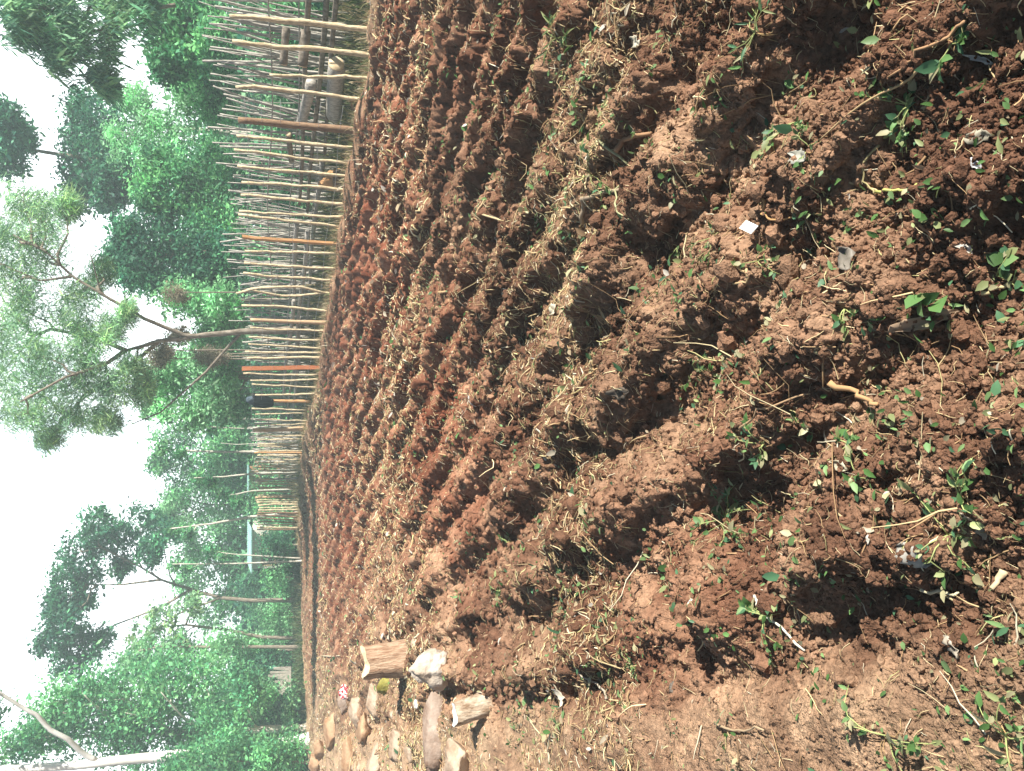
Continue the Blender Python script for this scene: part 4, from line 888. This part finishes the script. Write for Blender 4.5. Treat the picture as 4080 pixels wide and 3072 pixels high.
# ------------------------------------------------------------------ sky, sun, camera
SAZ = np.array([.89, -.45]); SAZ /= np.linalg.norm(SAZ); SEL = R(34.5)
w = bpy.data.worlds.new('World'); S.world = w; w.use_nodes = True
N = w.node_tree.nodes; L = w.node_tree.links; bg = N['Background']; out = N['World Output']
sky = N.new('ShaderNodeTexSky'); sky.sky_type = 'NISHITA'; sky.sun_disc = False; sky.sun_elevation = SEL; sky.sun_rotation = math.atan2(SAZ[0], SAZ[1]); sky.dust_density = .3; sky.air_density = .5
L.new(sky.outputs['Color'], bg.inputs['Color']); bg.inputs['Strength'].default_value = .05
tc = N.new('ShaderNodeTexCoord'); sep = N.new('ShaderNodeSeparateXYZ'); L.new(tc.outputs['Generated'], sep.inputs['Vector'])
mr = N.new('ShaderNodeMapRange'); mr.inputs['From Min'].default_value = .40; mr.inputs['From Max'].default_value = .29; L.new(sep.outputs['Z'], mr.inputs['Value'])
nz = N.new('ShaderNodeTexNoise'); nz.inputs['Scale'].default_value = 3.2; nz.inputs['Detail'].default_value = 6; L.new(tc.outputs['Generated'], nz.inputs['Vector'])
cr = N.new('ShaderNodeValToRGB'); cr.color_ramp.elements[0].position = .30; cr.color_ramp.elements[1].position = .46
cr.color_ramp.elements[0].color = (.72, .98, 1.08, 1); cr.color_ramp.elements[1].color = (1.22, 1.30, 1.33, 1); L.new(nz.outputs['Fac'], cr.inputs['Fac'])
b2 = N.new('ShaderNodeBackground'); L.new(cr.outputs['Color'], b2.inputs['Color']); b2.inputs['Strength'].default_value = 1.0
ms = N.new('ShaderNodeMixShader'); mr2 = N.new('ShaderNodeMapRange'); mr2.inputs['From Min'].default_value = .25; mr2.inputs['From Max'].default_value = .65; L.new(sep.outputs['Y'], mr2.inputs['Value'])
mm = N.new('ShaderNodeMath'); mm.operation = 'MULTIPLY'; L.new(mr.outputs['Result'], mm.inputs[0]); L.new(mr2.outputs['Result'], mm.inputs[1]); L.new(mm.outputs['Value'], ms.inputs['Fac']); L.new(bg.outputs['Background'], ms.inputs[1]); L.new(b2.outputs['Background'], ms.inputs[2]); L.new(ms.outputs['Shader'], out.inputs['Surface'])
sl = bpy.data.lights.new('sun', 'SUN'); sl.energy = 5.0; sl.angle = R(.5); sl.color = (1, .95, .86); so = bpy.data.objects.new('sun', sl); COL.objects.link(so)
so.rotation_euler = Vector((-SAZ[0] * math.cos(SEL), -SAZ[1] * math.cos(SEL), -math.sin(SEL))).to_track_quat('-Z', 'Y').to_euler(); so.location = (6, -3, 8)
HAZE = 0.0046
if HAZE:
    mb = MB(); mb.box((0, 28, 7.5), ((60, 0, 0), (0, 45, 0), (0, 0, 9.5))); hm = bpy.data.materials.new('haze_air'); hm.use_nodes = True; hn = hm.node_tree.nodes; hn.remove(hn['Principled BSDF'])
    pv = hn.new('ShaderNodeVolumePrincipled'); pv.inputs['Density'].default_value = HAZE; pv.inputs['Color'].default_value = (.80, 1.0, 1.0, 1); hm.node_tree.links.new(pv.outputs['Volume'], hn['Material Output'].inputs['Volume'])
    o = mb.build('haze', hm, smooth=False); tag(o, 'thin pale haze over the whole plot and the trees', 'haze', kind='stuff')
cam = bpy.data.cameras.new('camera'); co = bpy.data.objects.new('camera', cam); COL.objects.link(co); S.camera = co
cam.sensor_fit = 'HORIZONTAL'; cam.sensor_width = 36; cam.lens = 36 * F / 4080; cam.clip_end = 3000; cam.clip_start = .05
f = Vector((0, math.cos(PIT), -math.sin(PIT))); u = Vector((0, math.sin(PIT), math.cos(PIT))); r = Vector((1, 0, 0))
from mathutils import Matrix
co.matrix_world = Matrix(((-u.x, r.x, -f.x, 0), (-u.y, r.y, -f.y, 0), (-u.z, r.z, -f.z, CAMH), (0, 0, 0, 1)))
S.view_settings.view_transform = 'Standard'; S.view_settings.look = 'None'; S.view_settings.exposure = 1.22; S.view_settings.gamma = 1
